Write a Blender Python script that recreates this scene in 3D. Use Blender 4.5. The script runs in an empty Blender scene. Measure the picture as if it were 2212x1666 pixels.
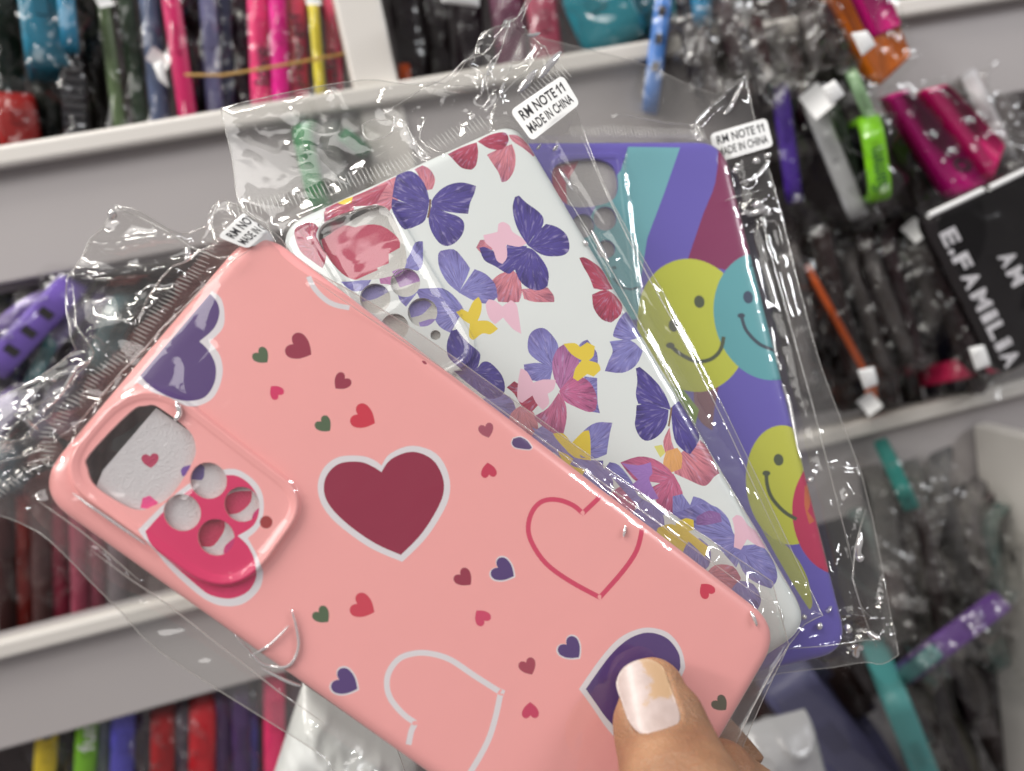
import bpy, bmesh, math, random
import numpy as np
from mathutils import Vector, Matrix, noise
from mathutils.geometry import delaunay_2d_cdt
from mathutils.bvhtree import BVHTree
random.seed(7)
SC = bpy.context.scene
COL = SC.collection

# ------------------------------------------------------------------ camera, world, lamps
F, CX, CY = 1670.0, 1106.0, 833.0                     # the photograph measured on a 2212 x 1666 grid
XR = np.array([.963, .221, .155]); XR /= np.linalg.norm(XR)
ZR = np.array([-.1934, .9648, -.174]); ZR -= XR * ZR.dot(XR); ZR /= np.linalg.norm(ZR)
def _rh(c): return np.array([c[0], c[1], -c[2]])
YR = _rh(np.cross(_rh(ZR), _rh(XR)))
CAM = np.array([0, 0, 1.35])
def W(c):                                             # camera space in mm (right, up, forward) -> world metres
    c = np.asarray(c, float) * .001
    return Vector((c.dot(XR) + CAM[0], c.dot(YR) + CAM[1], c.dot(ZR) + CAM[2]))
def ray(u, v): return np.array([(u - CX) / F, -(v - CY) / F, 1.0])
def P(u, v, d): return W(ray(u, v) * d)

cd = bpy.data.cameras.new('camera'); cam = bpy.data.objects.new('camera', cd); COL.objects.link(cam)
SC.camera = cam
cd.sensor_width = 36; cd.lens = 36 * F / 2212; cd.clip_start = .01; cd.clip_end = 60
rt, up, fw = (W(v) - W((0, 0, 0)) for v in ((1000, 0, 0), (0, 1000, 0), (0, 0, 1000)))
cam.matrix_world = Matrix((rt, up, -fw)).transposed().to_4x4(); cam.location = Vector(CAM)
cd.dof.use_dof = True; cd.dof.focus_distance = .204; cd.dof.aperture_fstop = 7.6
cd.dof.aperture_blades = 0

wd = bpy.data.worlds.new('World'); SC.world = wd; wd.use_nodes = True
nt = wd.node_tree; bg = nt.nodes['Background']
bg.inputs[0].default_value = (1.0, .93, .95, 1); bg.inputs[1].default_value = .24
SC.view_settings.view_transform = 'Standard'; SC.view_settings.look = 'None'
SC.view_settings.exposure = 0.08; SC.view_settings.gamma = 1
def lamp(name, camxyz, target, size, size_y, power, col=(1, .97, .93)):
    l = bpy.data.lights.new(name, 'AREA'); l.shape = 'RECTANGLE'; l.size = size; l.size_y = size_y
    l.energy = power; l.color = col
    o = bpy.data.objects.new(name, l); COL.objects.link(o); o.location = W(camxyz)
    d = W(target) - o.location; o.rotation_euler = d.to_track_quat('-Z', 'Y').to_euler()
    o['label'] = 'unseen area light outside the frame'; o['category'] = 'lamp'
    return o
lamp('ceiling_lamp', (-1000, 1500, -450), (0, 0, 300), 1.2, .16, 27, (1, .96, .90))
lamp('ceiling_lamp', (1500, 1000, -450), (0, 0, 300), .9, .12, 13, (.96, .97, 1))
lamp('ceiling_lamp', (-1350, 500, -650), (0, -50, 300), .8, .14, 11, (1, .96, .92))
lamp('sheen_softbox', (-1050, 800, -1450), (0, 0, 300), 1.7, 1.0, 17, (1, .97, .94))  # added softbox for a broad sheen on the film, not a shop lamp
cy = SC.cycles
try:
    cy.max_bounces = 10; cy.transparent_max_bounces = 32; cy.transmission_bounces = 4; cy.glossy_bounces = 4
    cy.diffuse_bounces = 3; cy.sample_clamp_indirect = 4; cy.caustics_reflective = False; cy.caustics_refractive = False
except Exception: pass

# ------------------------------------------------------------------ material helpers
def newmat(name):
    m = bpy.data.materials.new(name); m.use_nodes = True
    return m, m.node_tree, m.node_tree.nodes['Principled BSDF']
def N(nt, t, **kw):
    n = nt.nodes.new(t)
    for k, v in kw.items(): setattr(n, k, v)
    return n
def plain(name, col, rough=.4, var=.12, scale=60, bump=.0, coat=0., sss=0., metal=0., bscale=400):
    m, t, b = newmat(name)
    tc = N(t, 'ShaderNodeTexCoord'); nz = N(t, 'ShaderNodeTexNoise'); nz.inputs['Scale'].default_value = scale
    nz.inputs['Detail'].default_value = 4
    t.links.new(tc.outputs['Object'], nz.inputs['Vector'])
    mx = N(t, 'ShaderNodeMix', data_type='RGBA')
    mx.inputs['A'].default_value = (*[c * (1 - var) for c in col], 1)
    mx.inputs['B'].default_value = (*[min(1, c * (1 + var)) for c in col], 1)
    t.links.new(nz.outputs['Fac'], mx.inputs['Factor']); t.links.new(mx.outputs['Result'], b.inputs['Base Color'])
    b.inputs['Roughness'].default_value = rough; b.inputs['Coat Weight'].default_value = coat
    b.inputs['Metallic'].default_value = metal
    if sss:
        b.inputs['Subsurface Weight'].default_value = sss; b.inputs['Subsurface Scale'].default_value = .003
        b.inputs['Subsurface Radius'].default_value = (1, .4, .2)
    if bump:
        n2 = N(t, 'ShaderNodeTexNoise'); n2.inputs['Scale'].default_value = bscale; n2.inputs['Detail'].default_value = 3
        t.links.new(tc.outputs['Object'], n2.inputs['Vector'])
        bp = N(t, 'ShaderNodeBump'); bp.inputs['Strength'].default_value = bump; bp.inputs['Distance'].default_value = .0006
        t.links.new(n2.outputs['Fac'], bp.inputs['Height']); t.links.new(bp.outputs['Normal'], b.inputs['Normal'])
    return m
def film_mat(name, refl=1.0, milk=.04, rough=.05, tint=(.95, .95, .94), bump=.25, bscale=130, milkcol=(.8, .8, .78)):
    m = bpy.data.materials.new(name); m.use_nodes = True; t = m.node_tree; t.nodes.clear()
    out = N(t, 'ShaderNodeOutputMaterial')
    tr = N(t, 'ShaderNodeBsdfTransparent'); tr.inputs[0].default_value = (*tint, 1)
    df = N(t, 'ShaderNodeBsdfDiffuse'); df.inputs[0].default_value = (*milkcol, 1)
    gl = N(t, 'ShaderNodeBsdfGlossy'); gl.inputs['Roughness'].default_value = rough
    gl.inputs[0].default_value = (1, 1, 1, 1)
    fr = N(t, 'ShaderNodeLayerWeight'); fr.inputs['Blend'].default_value = .5
    pw = N(t, 'ShaderNodeMath', operation='POWER'); pw.inputs[1].default_value = 4.5
    mu = N(t, 'ShaderNodeMath', operation='MULTIPLY_ADD'); mu.inputs[1].default_value = .36; mu.inputs[2].default_value = .06 * refl; mu.use_clamp = True
    tc = N(t, 'ShaderNodeTexCoord'); nz = N(t, 'ShaderNodeTexNoise'); nz.inputs['Scale'].default_value = bscale
    nz.inputs['Detail'].default_value = 2; nz.inputs['Distortion'].default_value = .6
    bp = N(t, 'ShaderNodeBump'); bp.inputs['Strength'].default_value = bump; bp.inputs['Distance'].default_value = .0012
    t.links.new(tc.outputs['Object'], nz.inputs['Vector']); t.links.new(nz.outputs['Fac'], bp.inputs['Height'])
    t.links.new(bp.outputs['Normal'], gl.inputs['Normal']); t.links.new(bp.outputs['Normal'], fr.inputs['Normal'])
    t.links.new(fr.outputs['Facing'], pw.inputs[0]); t.links.new(pw.outputs[0], mu.inputs[0])
    m1 = N(t, 'ShaderNodeMixShader'); m1.inputs[0].default_value = milk
    t.links.new(tr.outputs[0], m1.inputs[1]); t.links.new(df.outputs[0], m1.inputs[2])
    m2 = N(t, 'ShaderNodeMixShader'); t.links.new(mu.outputs[0], m2.inputs[0])
    t.links.new(m1.outputs[0], m2.inputs[1]); t.links.new(gl.outputs[0], m2.inputs[2])
    t.links.new(m2.outputs[0], out.inputs[0])
    return m
def print_mat(name, rough=.3, glitter=False, coat=.3):
    m, t, b = newmat(name)
    at = N(t, 'ShaderNodeVertexColor', layer_name='ink')
    uv = N(t, 'ShaderNodeUVMap', uv_map='wing')
    mp = N(t, 'ShaderNodeMapping'); mp.inputs['Scale'].default_value = (11, 1.3, 1)
    nz = N(t, 'ShaderNodeTexNoise'); nz.inputs['Scale'].default_value = 1.6; nz.inputs['Detail'].default_value = 5
    nz.inputs['Roughness'].default_value = .65
    t.links.new(uv.outputs[0], mp.inputs[0]); t.links.new(mp.outputs[0], nz.inputs['Vector'])
    rp = N(t, 'ShaderNodeValToRGB'); rp.color_ramp.elements[0].position = .33; rp.color_ramp.elements[1].position = .68
    rp.color_ramp.elements[0].color = (.30, .25, .36, 1); rp.color_ramp.elements[1].color = (1.0, 1.0, 1.0, 1)
    e = rp.color_ramp.elements.new(.5); e.color = (.8, .78, .8, 1)
    t.links.new(nz.outputs['Fac'], rp.inputs[0])
    m1 = N(t, 'ShaderNodeMix', data_type='RGBA'); m1.blend_type = 'MULTIPLY'
    t.links.new(at.outputs['Alpha'], m1.inputs['Factor']); t.links.new(at.outputs['Color'], m1.inputs['A'])
    t.links.new(rp.outputs[0], m1.inputs['B'])
    sx = N(t, 'ShaderNodeSeparateXYZ'); t.links.new(uv.outputs[0], sx.inputs[0])
    rim = N(t, 'ShaderNodeMapRange'); rim.inputs[1].default_value = .55; rim.inputs[2].default_value = 1.05; rim.inputs[3].default_value = 0; rim.inputs[4].default_value = .75
    t.links.new(sx.outputs[1], rim.inputs[0])
    rma = N(t, 'ShaderNodeMath', operation='MULTIPLY'); t.links.new(rim.outputs[0], rma.inputs[0]); t.links.new(at.outputs['Alpha'], rma.inputs[1])
    m0 = N(t, 'ShaderNodeMix', data_type='RGBA'); m0.blend_type = 'MULTIPLY'; m0.inputs['B'].default_value = (.55, .42, .62, 1)
    t.links.new(rma.outputs[0], m0.inputs['Factor']); t.links.new(m1.outputs['Result'], m0.inputs['A']); m1 = m0
    # pale streaks of the watercolour wings
    n3 = N(t, 'ShaderNodeTexNoise'); n3.inputs['Scale'].default_value = 2.1; n3.inputs['Detail'].default_value = 3
    mp3 = N(t, 'ShaderNodeMapping'); mp3.inputs['Scale'].default_value = (5, 1.8, 1); mp3.inputs['Location'].default_value = (3, 8, 1)
    t.links.new(uv.outputs[0], mp3.inputs[0]); t.links.new(mp3.outputs[0], n3.inputs['Vector'])
    r3 = N(t, 'ShaderNodeMapRange'); r3.inputs[1].default_value = .55; r3.inputs[2].default_value = .75; r3.inputs[4].default_value = .45
    t.links.new(n3.outputs['Fac'], r3.inputs[0])
    mm = N(t, 'ShaderNodeMath', operation='MULTIPLY'); t.links.new(r3.outputs[0], mm.inputs[0]); t.links.new(at.outputs['Alpha'], mm.inputs[1])
    m2 = N(t, 'ShaderNodeMix', data_type='RGBA'); m2.inputs['B'].default_value = (.62, .55, .85, 1)
    t.links.new(mm.outputs[0], m2.inputs['Factor']); t.links.new(m1.outputs['Result'], m2.inputs['A'])
    t.links.new(m2.outputs['Result'], b.inputs['Base Color'])
    b.inputs['Roughness'].default_value = rough; b.inputs['Coat Weight'].default_value = coat; b.inputs['Coat Roughness'].default_value = .12
    tc = N(t, 'ShaderNodeTexCoord'); n2 = N(t, 'ShaderNodeTexNoise')
    n2.inputs['Scale'].default_value = 2300 if glitter else 2600; n2.inputs['Detail'].default_value = 2
    t.links.new(tc.outputs['Object'], n2.inputs['Vector'])
    bp = N(t, 'ShaderNodeBump'); bp.inputs['Strength'].default_value = .5 if glitter else .05
    bp.inputs['Distance'].default_value = .0006 if glitter else .0002
    t.links.new(n2.outputs['Fac'], bp.inputs['Height']); t.links.new(bp.outputs['Normal'], b.inputs['Normal'])
    return m
M_FILM = film_mat('clear_film', 1.2, .024, .06, bump=.03, bscale=60)
M_HEAD = film_mat('clear_header_film', 1.6, .05, .05, bump=.05)
M_SEAL = film_mat('sealed_film_ridge', 1.5, .34, .15, bump=.1, milkcol=(.9, .9, .86))
M_EDGE = film_mat('film_fold_line', 3.2, .16, .12, bump=.3, milkcol=(.9, .88, .82))  # pale gloss for welds, and for highlights drawn along the folds
M_BGF = film_mat('loose_bag_film', .8, .0, .15, bump=.18, bscale=80)
M_HAZY = film_mat('milky_bag_film', 1.1, .04, .19, bump=.15, bscale=60, milkcol=(.75, .70, .68))
M_GLINT = film_mat('film_fold_glint', 9.0, .5, .12, bump=.2, milkcol=(.9, .9, .9))  # whitened gloss that paints the bright glints of the folds
M_PRINT = print_mat('printed_plastic')
M_FOAM = print_mat('sparkly_foam', .55, True, 0)
M_LABEL = plain('label_paper', (.82, .83, .82), .55, .03)
M_INK = plain('black_ink', (.02, .02, .025), .5, .05)
M_WHITEBOARD = plain('shaded_laminate_board', (.43, .405, .40), .42, .08, 9, .15, bscale=40)  # white laminate greyed: the shade of the fronts is in this colour
M_PALE = plain('pale_laminate', (.68, .655, .61), .4, .05, 9)  # paler laminate; on the shelf lips it paints the lit band
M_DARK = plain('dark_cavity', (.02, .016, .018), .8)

# ------------------------------------------------------------------ object helpers
def tag(o, label=None, cat=None, group=None, kind=None):
    if label: o['label'] = label
    if cat: o['category'] = cat
    if group: o['group'] = group
    if kind: o['kind'] = kind
    return o
def empty(name, loc, label, cat, group=None):
    o = bpy.data.objects.new(name, None); COL.objects.link(o); o.location = loc; o.empty_display_size = .01
    bpy.context.view_layer.update()
    return tag(o, label, cat, group)
def mesh_obj(name, verts, faces, mats, parent=None, smooth=True, mi=None):
    me = bpy.data.meshes.new(name); me.from_pydata([tuple(v) for v in verts], [], faces)
    for m in (mats if isinstance(mats, (list, tuple)) else [mats]): me.materials.append(m)
    if mi is not None: me.polygons.foreach_set('material_index', mi)
    if smooth: me.polygons.foreach_set('use_smooth', [True] * len(me.polygons))
    me.update()
    o = bpy.data.objects.new(name, me); COL.objects.link(o)
    if parent is not None:
        o.parent = parent; o.matrix_parent_inverse = Matrix.Translation(-world_loc(parent))
    return o
def world_loc(o):
    l = Vector((0, 0, 0))
    return o.location.copy() if o.parent is None else l     # meshes are baked in world coordinates
def mesh_child(name, verts, faces, mats, parent, **k):
    """child whose vertices are given in world space, stored relative to its parent's base"""
    base = parent.location if parent.parent is None else Vector((0, 0, 0))
    vs = [Vector(v) - base_of(parent) for v in verts]
    me = bpy.data.meshes.new(name); me.from_pydata([tuple(v) for v in vs], [], faces)
    for m in (mats if isinstance(mats, (list, tuple)) else [mats]): me.materials.append(m)
    if k.get('mi') is not None: me.polygons.foreach_set('material_index', k['mi'])
    if k.get('smooth', True): me.polygons.foreach_set('use_smooth', [True] * len(me.polygons))
    me.update()
    o = bpy.data.objects.new(name, me); COL.objects.link(o); o.parent = parent
    return o
def base_of(o):
    b = Vector(o.location)
    while o.parent is not None:
        o = o.parent; b += Vector(o.location)
    return b

# ------------------------------------------------------------------ 2D helpers
ORG = {1: (0, 0), 2: (726.5, 0), 3: (1453, 0), 4: (0, 542.2), 5: (726.5, 542.2), 6: (1453, 542.2), 7: (0, 1096.2), 8: (726.5, 1096.2), 9: (1453, 1096.2)}
def Z(k, pts):
    if k == 0: return [tuple(p) for p in pts]
    if k == 'a': o, s = (54.2, 813.3), .30922            # camera frame close-up
    elif k == 'b': o, s = (1247, 1355.4), .19608         # thumb close-up
    elif k == 'c': o, s = (1463.9, 216.9), .19608        # purple label close-up
    else: o, s = ORG[k], .34314
    return [(o[0] + x * s, o[1] + y * s) for x, y in pts]
def smooth(pts, n=5, closed=True, ang=55):
    p = np.array(pts, float); m = len(p); out = []
    def corner(i):
        if not closed and (i == 0 or i == m - 1): return True
        a = p[i] - p[i - 1]; b = p[(i + 1) % m] - p[i]
        c = a.dot(b) / (np.linalg.norm(a) * np.linalg.norm(b) + 1e-9)
        return math.degrees(math.acos(max(-1, min(1, c)))) > ang
    cs = [corner(i) for i in range(m)]
    for i in range(m if closed else m - 1):
        p1, p2 = p[i], p[(i + 1) % m]
        p0 = p1 - (p2 - p1) * .0 if cs[i] else p[i - 1]
        p3 = p2 if cs[(i + 1) % m] else p[(i + 2) % m]
        for k in range(n):
            t = k / n
            out.append(.5 * ((2 * p1) + (p2 - p0) * t + (2 * p0 - 5 * p1 + 4 * p2 - p3) * t * t + (-p0 + 3 * p1 - 3 * p2 + p3) * t ** 3))
    if not closed: out.append(p[-1])
    return [tuple(q) for q in out]
def ribbon(pts, w, n=4, ang=70):
    p = np.array(smooth(pts, n, False, ang)); t = np.gradient(p, axis=0); t /= np.linalg.norm(t, axis=1)[:, None] + 1e-9
    nn = np.stack([-t[:, 1], t[:, 0]], 1) * w / 2
    return [tuple(q) for q in np.r_[p + nn, (p - nn)[::-1]]]
def area(p):
    p = np.array(p); return .5 * np.sum(p[:, 0] * np.roll(p[:, 1], -1) - np.roll(p[:, 0], -1) * p[:, 1])
def offset(pts, d):
    p = np.array(pts, float); s = 1 if area(p) > 0 else -1
    t = np.roll(p, -1, 0) - np.roll(p, 1, 0); t /= np.linalg.norm(t, axis=1)[:, None] + 1e-9
    return [tuple(q) for q in p + np.stack([t[:, 1], -t[:, 0]], 1) * d * s]
def resample(p, d=.8):
    p = np.array(list(p) + [p[0]]); seg = np.hypot(*np.diff(p, axis=0).T); L = np.r_[0, np.cumsum(seg)]; n = max(8, int(L[-1] / d))
    t = np.linspace(0, L[-1], n, endpoint=False); return [tuple(q) for q in np.stack([np.interp(t, L, p[:, k]) for k in (0, 1)], 1)]
def heart(Nn, T, fat=1.0):
    Nn, T = np.array(Nn, float), np.array(T, float); a = T - Nn; b = np.array([-a[1], a[0]]) * fat
    h = [(0, 0), (.1, -.14), (.28, -.24), (.48, -.21), (.62, -.06), (.66, .14), (.6, .36), (.46, .6), (.24, .82), (0, 1)]
    h = h + [(-x, y) for x, y in h[-2:0:-1]]
    return smooth([tuple(Nn + a * y + b * x) for x, y in h], 3, True, 60)
def ell(c, rx, ry, rot=0, n=40):
    r = math.radians(rot); o = []
    for i in range(n):
        a = 2 * math.pi * i / n; x, y = rx * math.cos(a), ry * math.sin(a)
        o.append((c[0] + x * math.cos(r) - y * math.sin(r), c[1] + x * math.sin(r) + y * math.cos(r)))
    return o
def rquad(c, r, n=8):
    c = [np.array(q, float) for q in c]; out = []; m = len(c)
    for i in range(m):
        p, a, b = c[i], c[i - 1], c[(i + 1) % m]
        rr = r[i] if isinstance(r, (list, tuple)) else r
        u = (a - p) / np.linalg.norm(a - p); v = (b - p) / np.linalg.norm(b - p)
        s, e = p + u * rr, p + v * rr
        for k in range(n + 1):
            t = k / n
            out.append(tuple((1 - t) ** 2 * s * 1 + 2 * t * (1 - t) * (p * .93 + (s + e) * .035) + t * t * e))
    return out
def inside(pts, poly):
    x, y = pts[:, 0], pts[:, 1]; r = np.zeros(len(pts), bool); p = np.array(poly); q = np.roll(p, -1, 0)
    for (x1, y1), (x2, y2) in zip(p, q):
        c = (y1 > y) != (y2 > y)
        if c.any():
            xi = (x2 - x1) * (y - y1) / ((y2 - y1) if y2 != y1 else 1e-12) + x1
            r ^= c & (x < xi)
    return r
def sdist(pts, poly):                                  # signed distance, positive inside
    p = np.array(poly, float); q = np.roll(p, -1, 0); d = np.full(len(pts), 1e9)
    for a, b in zip(p, q):
        e = b - a; L = e.dot(e) + 1e-12; t = np.clip(((pts - a) @ e) / L, 0, 1)
        d = np.minimum(d, np.hypot(*(pts - a - t[:, None] * e).T))
    return np.where(inside(pts, poly), d, -d)
def sstep(x): x = np.clip(x, 0, 1); return x * x * (3 - 2 * x)
def cdt(polys, pts, eps=1e-4):
    """triangulate: closed constraint loops + loose points"""
    co = []; ed = []
    for poly, closed in polys:
        s = len(co); co += [Vector((float(a), float(b))) for a, b in poly]; n = len(poly)
        ed += [(s + i, s + (i + 1) % n) for i in range(n if closed else n - 1)]
    co += [Vector((float(a), float(b))) for a, b in pts]
    r = delaunay_2d_cdt(co, ed, [], 0, eps, False)
    return np.array([tuple(v) for v in r[0]]), [tuple(f) for f in r[2]]

# ------------------------------------------------------------------ frames of the three held cases (fitted to the photograph)
class Frame:
    def __init__(s, R, t): s.R = np.array(R); s.t = np.array(t)
    def cam(s, x, y, z): return s.R @ np.array([x, y, z]) + s.t
    def w(s, x, y, z): return W(s.cam(x, y, z))
    def inv(s, u, v, z=0.):
        n = s.R[:, 2]; o = s.t + n * z; d = ray(u, v); k = (o @ n) / (d @ n)
        q = s.R.T @ (d * k - s.t); return (q[0], q[1])
    def poly(s, pts, z=0.): return [s.inv(u, v, z) for u, v in pts]
FP = Frame([[0.7942, -0.5815, 0.1764], [-0.6038, -0.7877, 0.1221], [0.0679, -0.2035, -0.9767]], [-59.99, 38.19, 181.97])
FW = Frame([[0.46872, -0.8824, 0.0409], [-0.87342, -0.45603, 0.17081], [-0.13208, -0.11578, -0.98445]], [2.461, 79.382, 226.237])
FV = Frame([[0.1704, -0.97564, 0.13815], [-0.96834, -0.13985, 0.20677], [-0.18241, -0.16901, -0.96859]], [71.863, 84.101, 259.847])

def build_case(fr, corners, rad, base_col, decals, holes, bump, label, colr, side_col=None, name='phone_case', wall_z=-.7):
    """one printed shell: domed edge, raised camera frame, real openings; decals are inked areas of the same surface"""
    ol = resample(rquad(fr.poly(corners), rad, 10), 1.0)
    ER = 3.6
    bo = resample(rquad(fr.poly(bump[0]), bump[1], 8), .7) if bump else None
    hl = [fr.poly(h) for h in holes]
    def height(p):
        d = np.clip(sdist(p, ol), 0, None)
        z = np.where(d < ER, -(ER - np.sqrt(np.clip(ER ** 2 - (ER - d) ** 2, 0, None))) * .85, 0)
        if bo is not None:
            b = sdist(p, bo); z = z + bump[2] * sstep((b + .2) / .8) + .18 * np.exp(-((b - 1.0) / .4) ** 2) * (bump[2] > 1) - .3 * sstep((b - 1.9) / .8)
        return z
    g = [(x, y) for x in np.arange(-8, 175, 1.5) for y in np.arange(-8, 90, 1.5)]
    rings = [offset(ol, -d) for d in (.12, .35, .7, 1.2, 1.8, 2.6, 3.6)]
    extra = [q for r in rings for q in r]
    if bo is not None:
        for d in (-.25, -.05, .15, .3, .45, .6, .8, 1.0, 1.2, 1.5, 1.9, 2.2, 2.5, 2.8): extra += offset(bo, -d)
    gp = np.array(g); dd = sdist(gp, ol); keep = dd > 4.6
    if bo is not None:
        b = sdist(gp, bo); keep &= (b < -.9) | (b > 4.2)
    gp = gp[keep]
    dl = []
    for k, (poly, col, vein, root) in enumerate(decals):
        pp = fr.poly(poly); dl.append((pp, col, vein, None if root is None else fr.inv(*root)))
    loops = [(ol, True)] + [(h, True) for h in hl] + [(d[0], True) for d in dl]
    V, T = cdt(loops, list(map(tuple, gp)) + extra, 2e-3)
    ce = np.array([V[list(t)].mean(0) for t in T])
    ok = inside(ce, ol)
    for h in hl: ok &= ~inside(ce, h)
    T = [t for t, k in zip(T, ok) if k]; ce = ce[ok]
    ink = np.tile(np.array([*base_col, 0.]), (len(T), 1)); who = np.full(len(T), -1)
    for i, (pp, col, vein, root) in enumerate(dl):
        m = inside(ce, pp); ink[m] = (*col, vein); who[m] = i
    z = height(V)
    verts = [fr.w(x, y, h) for (x, y), h in zip(V, z)]
    n0 = len(T); tris = [tuple(t) for t in T]
    # outer wall and walls of the openings (own vertices, so edges stay crisp)
    wallinfo = []
    def wall(loop, z1, steps=3, bulge=0.):
        L = np.array(loop); zt = height(L); s = len(verts); n = len(L); c = L.mean(0)
        for k in range(steps + 1):
            t = k / steps
            for (x, y), h in zip(L, zt):
                o = np.array([x, y]); dirn = (o - c) / (np.linalg.norm(o - c) + 1e-9) * bulge * math.sin(math.pi * min(1, t))
                verts.append(fr.w(x + dirn[0], y + dirn[1], h * (1 - t) + z1 * t))
        for k in range(steps):
            for i in range(n):
                a = s + k * n + i; b = s + k * n + (i + 1) % n; tris.append((a, b, b + n, a + n))
    wall(ol, -9.6, 4, .35); nw = len(tris)
    for h in hl: wall(h, wall_z, 1)
    root_e = empty(name, fr.w(80, 38, -5), label, 'phone case', 'phone cases fanned out in the hand')
    o = mesh_child('shell', verts, tris, [M_PRINT], root_e)
    me = o.data
    ca = me.color_attributes.new('ink', 'FLOAT_COLOR', 'CORNER'); uvl = me.uv_layers.new(name='wing')
    sc = np.array([*(side_col or base_col), 0.])
    cols = np.zeros((len(me.loops), 4)); uvs = np.zeros((len(me.loops), 2))
    meta = []
    for pp, col, vein, root in dl:
        if root is None: meta.append(None); continue
        r = np.array(root); q = np.array(pp) - r; cdir = q.mean(0)
        meta.append((r, math.atan2(cdir[1], cdir[0]), max(np.hypot(*q.T)), random.uniform(0, 20)))
    for p in me.polygons:
        for li in p.loop_indices:
            if p.index < n0:
                cols[li] = ink[p.index]; w = who[p.index]
                if w >= 0 and meta[w] is not None:
                    r, a0, rm, off = meta[w]; q = V[T[p.index][li - p.loop_start]] - r
                    a = (math.atan2(q[1], q[0]) - a0 + math.pi) % (2 * math.pi) - math.pi
                    uvs[li] = (a + off, np.hypot(*q) / rm)
            else: cols[li] = sc
    ca.data.foreach_set('color', cols.ravel()); uvl.data.foreach_set('uv', uvs.ravel())
    # inner rim seen through openings / from the side: the bottom edge of the shell
    inner = offset(ol, -1.4); s = []; f = []
    n = len(ol)
    for x, y in ol: s.append(fr.w(x, y, -9.6))
    for x, y in inner: s.append(fr.w(x, y, -9.6))
    for x, y in inner: s.append(fr.w(x, y, -1.8 if False else -3.0))
    for k in (0, 1):
        for i in range(n): f.append((k * n + i, k * n + (i + 1) % n, (k + 1) * n + (i + 1) % n, (k + 1) * n + i))
    rim = mesh_child('rim', s, f, plain('rim_plastic', side_col or base_col, .4), root_e)
    return root_e, ol, height

def sheet(fr, poly, z, base_col, decals, parent=None, name='foam_sheet', label=None, thick=.9):
    ol = fr.poly(poly, z); dl = [(fr.poly(p, z), c) for p, c in decals]
    lo, hi = np.array(ol).min(0), np.array(ol).max(0)
    g = [(x, y) for x in np.arange(lo[0], hi[0], 2) for y in np.arange(lo[1], hi[1], 2)]
    V, T = cdt([(ol, True)] + [(d, True) for d, c in dl], g, 2e-3)
    ce = np.array([V[list(t)].mean(0) for t in T]); ok = inside(ce, ol); T = [t for t, k in zip(T, ok) if k]; ce = ce[ok]
    ink = np.tile(np.array([*base_col, 0.]), (len(T), 1))
    for pp, c in dl: ink[inside(ce, pp)] = (*c, 0)
    vs = [fr.w(x, y, z) for x, y in V]; s = len(vs); n = len(ol); fs = [tuple(t) for t in T]
    for x, y in ol: vs.append(fr.w(x, y, z))
    for x, y in ol: vs.append(fr.w(x, y, z - thick))
    fs += [(s + i, s + (i + 1) % n, s + n + (i + 1) % n, s + n + i) for i in range(n)] + [tuple(range(s + n, s + 2 * n))]
    me = bpy.data.meshes.new(name); me.from_pydata([tuple(v) for v in vs], [], fs); me.materials.append(M_FOAM); me.update()
    ca = me.color_attributes.new('ink', 'FLOAT_COLOR', 'CORNER'); me.uv_layers.new(name='wing')
    cols = np.zeros((len(me.loops), 4)); cols[:, :3] = base_col
    for p in me.polygons:
        if p.index < len(T):
            for li in p.loop_indices: cols[li] = ink[p.index]
    ca.data.foreach_set('color', cols.ravel())
    o = bpy.data.objects.new(name, me); COL.objects.link(o); return tag(o, label, 'foam sheet', 'foam sheets inside the cases')

# ------------------------------------------------------------------ shop rack behind (world axes: X along the shelf, Y into it, Z up)
Y0 = .405
def rk(u, v, yo=0.):
    d = W(ray(u, v) * 1000) - Vector(CAM); k = (Y0 + yo - CAM[1]) / d.y
    return Vector(CAM) + d * k
def box_faces(lo, hi):
    vs = [(x, y, z) for x in (lo[0], hi[0]) for y in (lo[1], hi[1]) for z in (lo[2], hi[2])]
    return vs, [(0, 1, 3, 2), (4, 6, 7, 5), (0, 4, 5, 1), (2, 3, 7, 6), (0, 2, 6, 4), (1, 5, 7, 3)]
def bev_box(name, lo, hi, mat, parent, b=.0015):
    bm = bmesh.new(); vs, fs = box_faces(lo, hi); bv = [bm.verts.new(Vector(v) - base_of(parent)) for v in vs]
    for f in fs: bm.faces.new([bv[i] for i in f])
    bmesh.ops.recalc_face_normals(bm, faces=bm.faces)
    bmesh.ops.bevel(bm, geom=list(bm.edges), offset=b, segments=2, affect='EDGES', profile=.5)
    me = bpy.data.meshes.new(name); bm.to_mesh(me); bm.free(); me.materials.append(mat)
    o = bpy.data.objects.new(name, me); COL.objects.link(o); o.parent = parent; return o
z1 = rk(380, 268).z; z2 = rk(900, 1150).z
rack = empty('shelf_rack', (0, Y0, z2 - .3), 'white laminate shelf rack with shallow fronted bins behind the held cases', 'shelf rack')
for nm, zz in (('shelf_front', z1), ('shelf_front', z2), ('shelf_front', z2 + z2 - z1 - .06)):
    bev_box(nm, (-.75, Y0, zz - .058), (.95, Y0 + .011, zz), M_WHITEBOARD, rack)
    bev_box('lit_lip_strip', (-.75, Y0 - .009, zz - .008), (.95, Y0 - .0005, zz + .0015), M_PALE, rack, .002)  # strip added to show the lip's top band as brightly lit
    bev_box('shelf_board', (-.75, Y0 + .012, zz - .061), (.95, Y0 + .20, zz - .050), M_WHITEBOARD, rack)
bev_box('shelf_board', (-.75, Y0 + .012, z1 + .20), (.95, Y0 + .20, z1 + .212), M_WHITEBOARD, rack)
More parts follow.
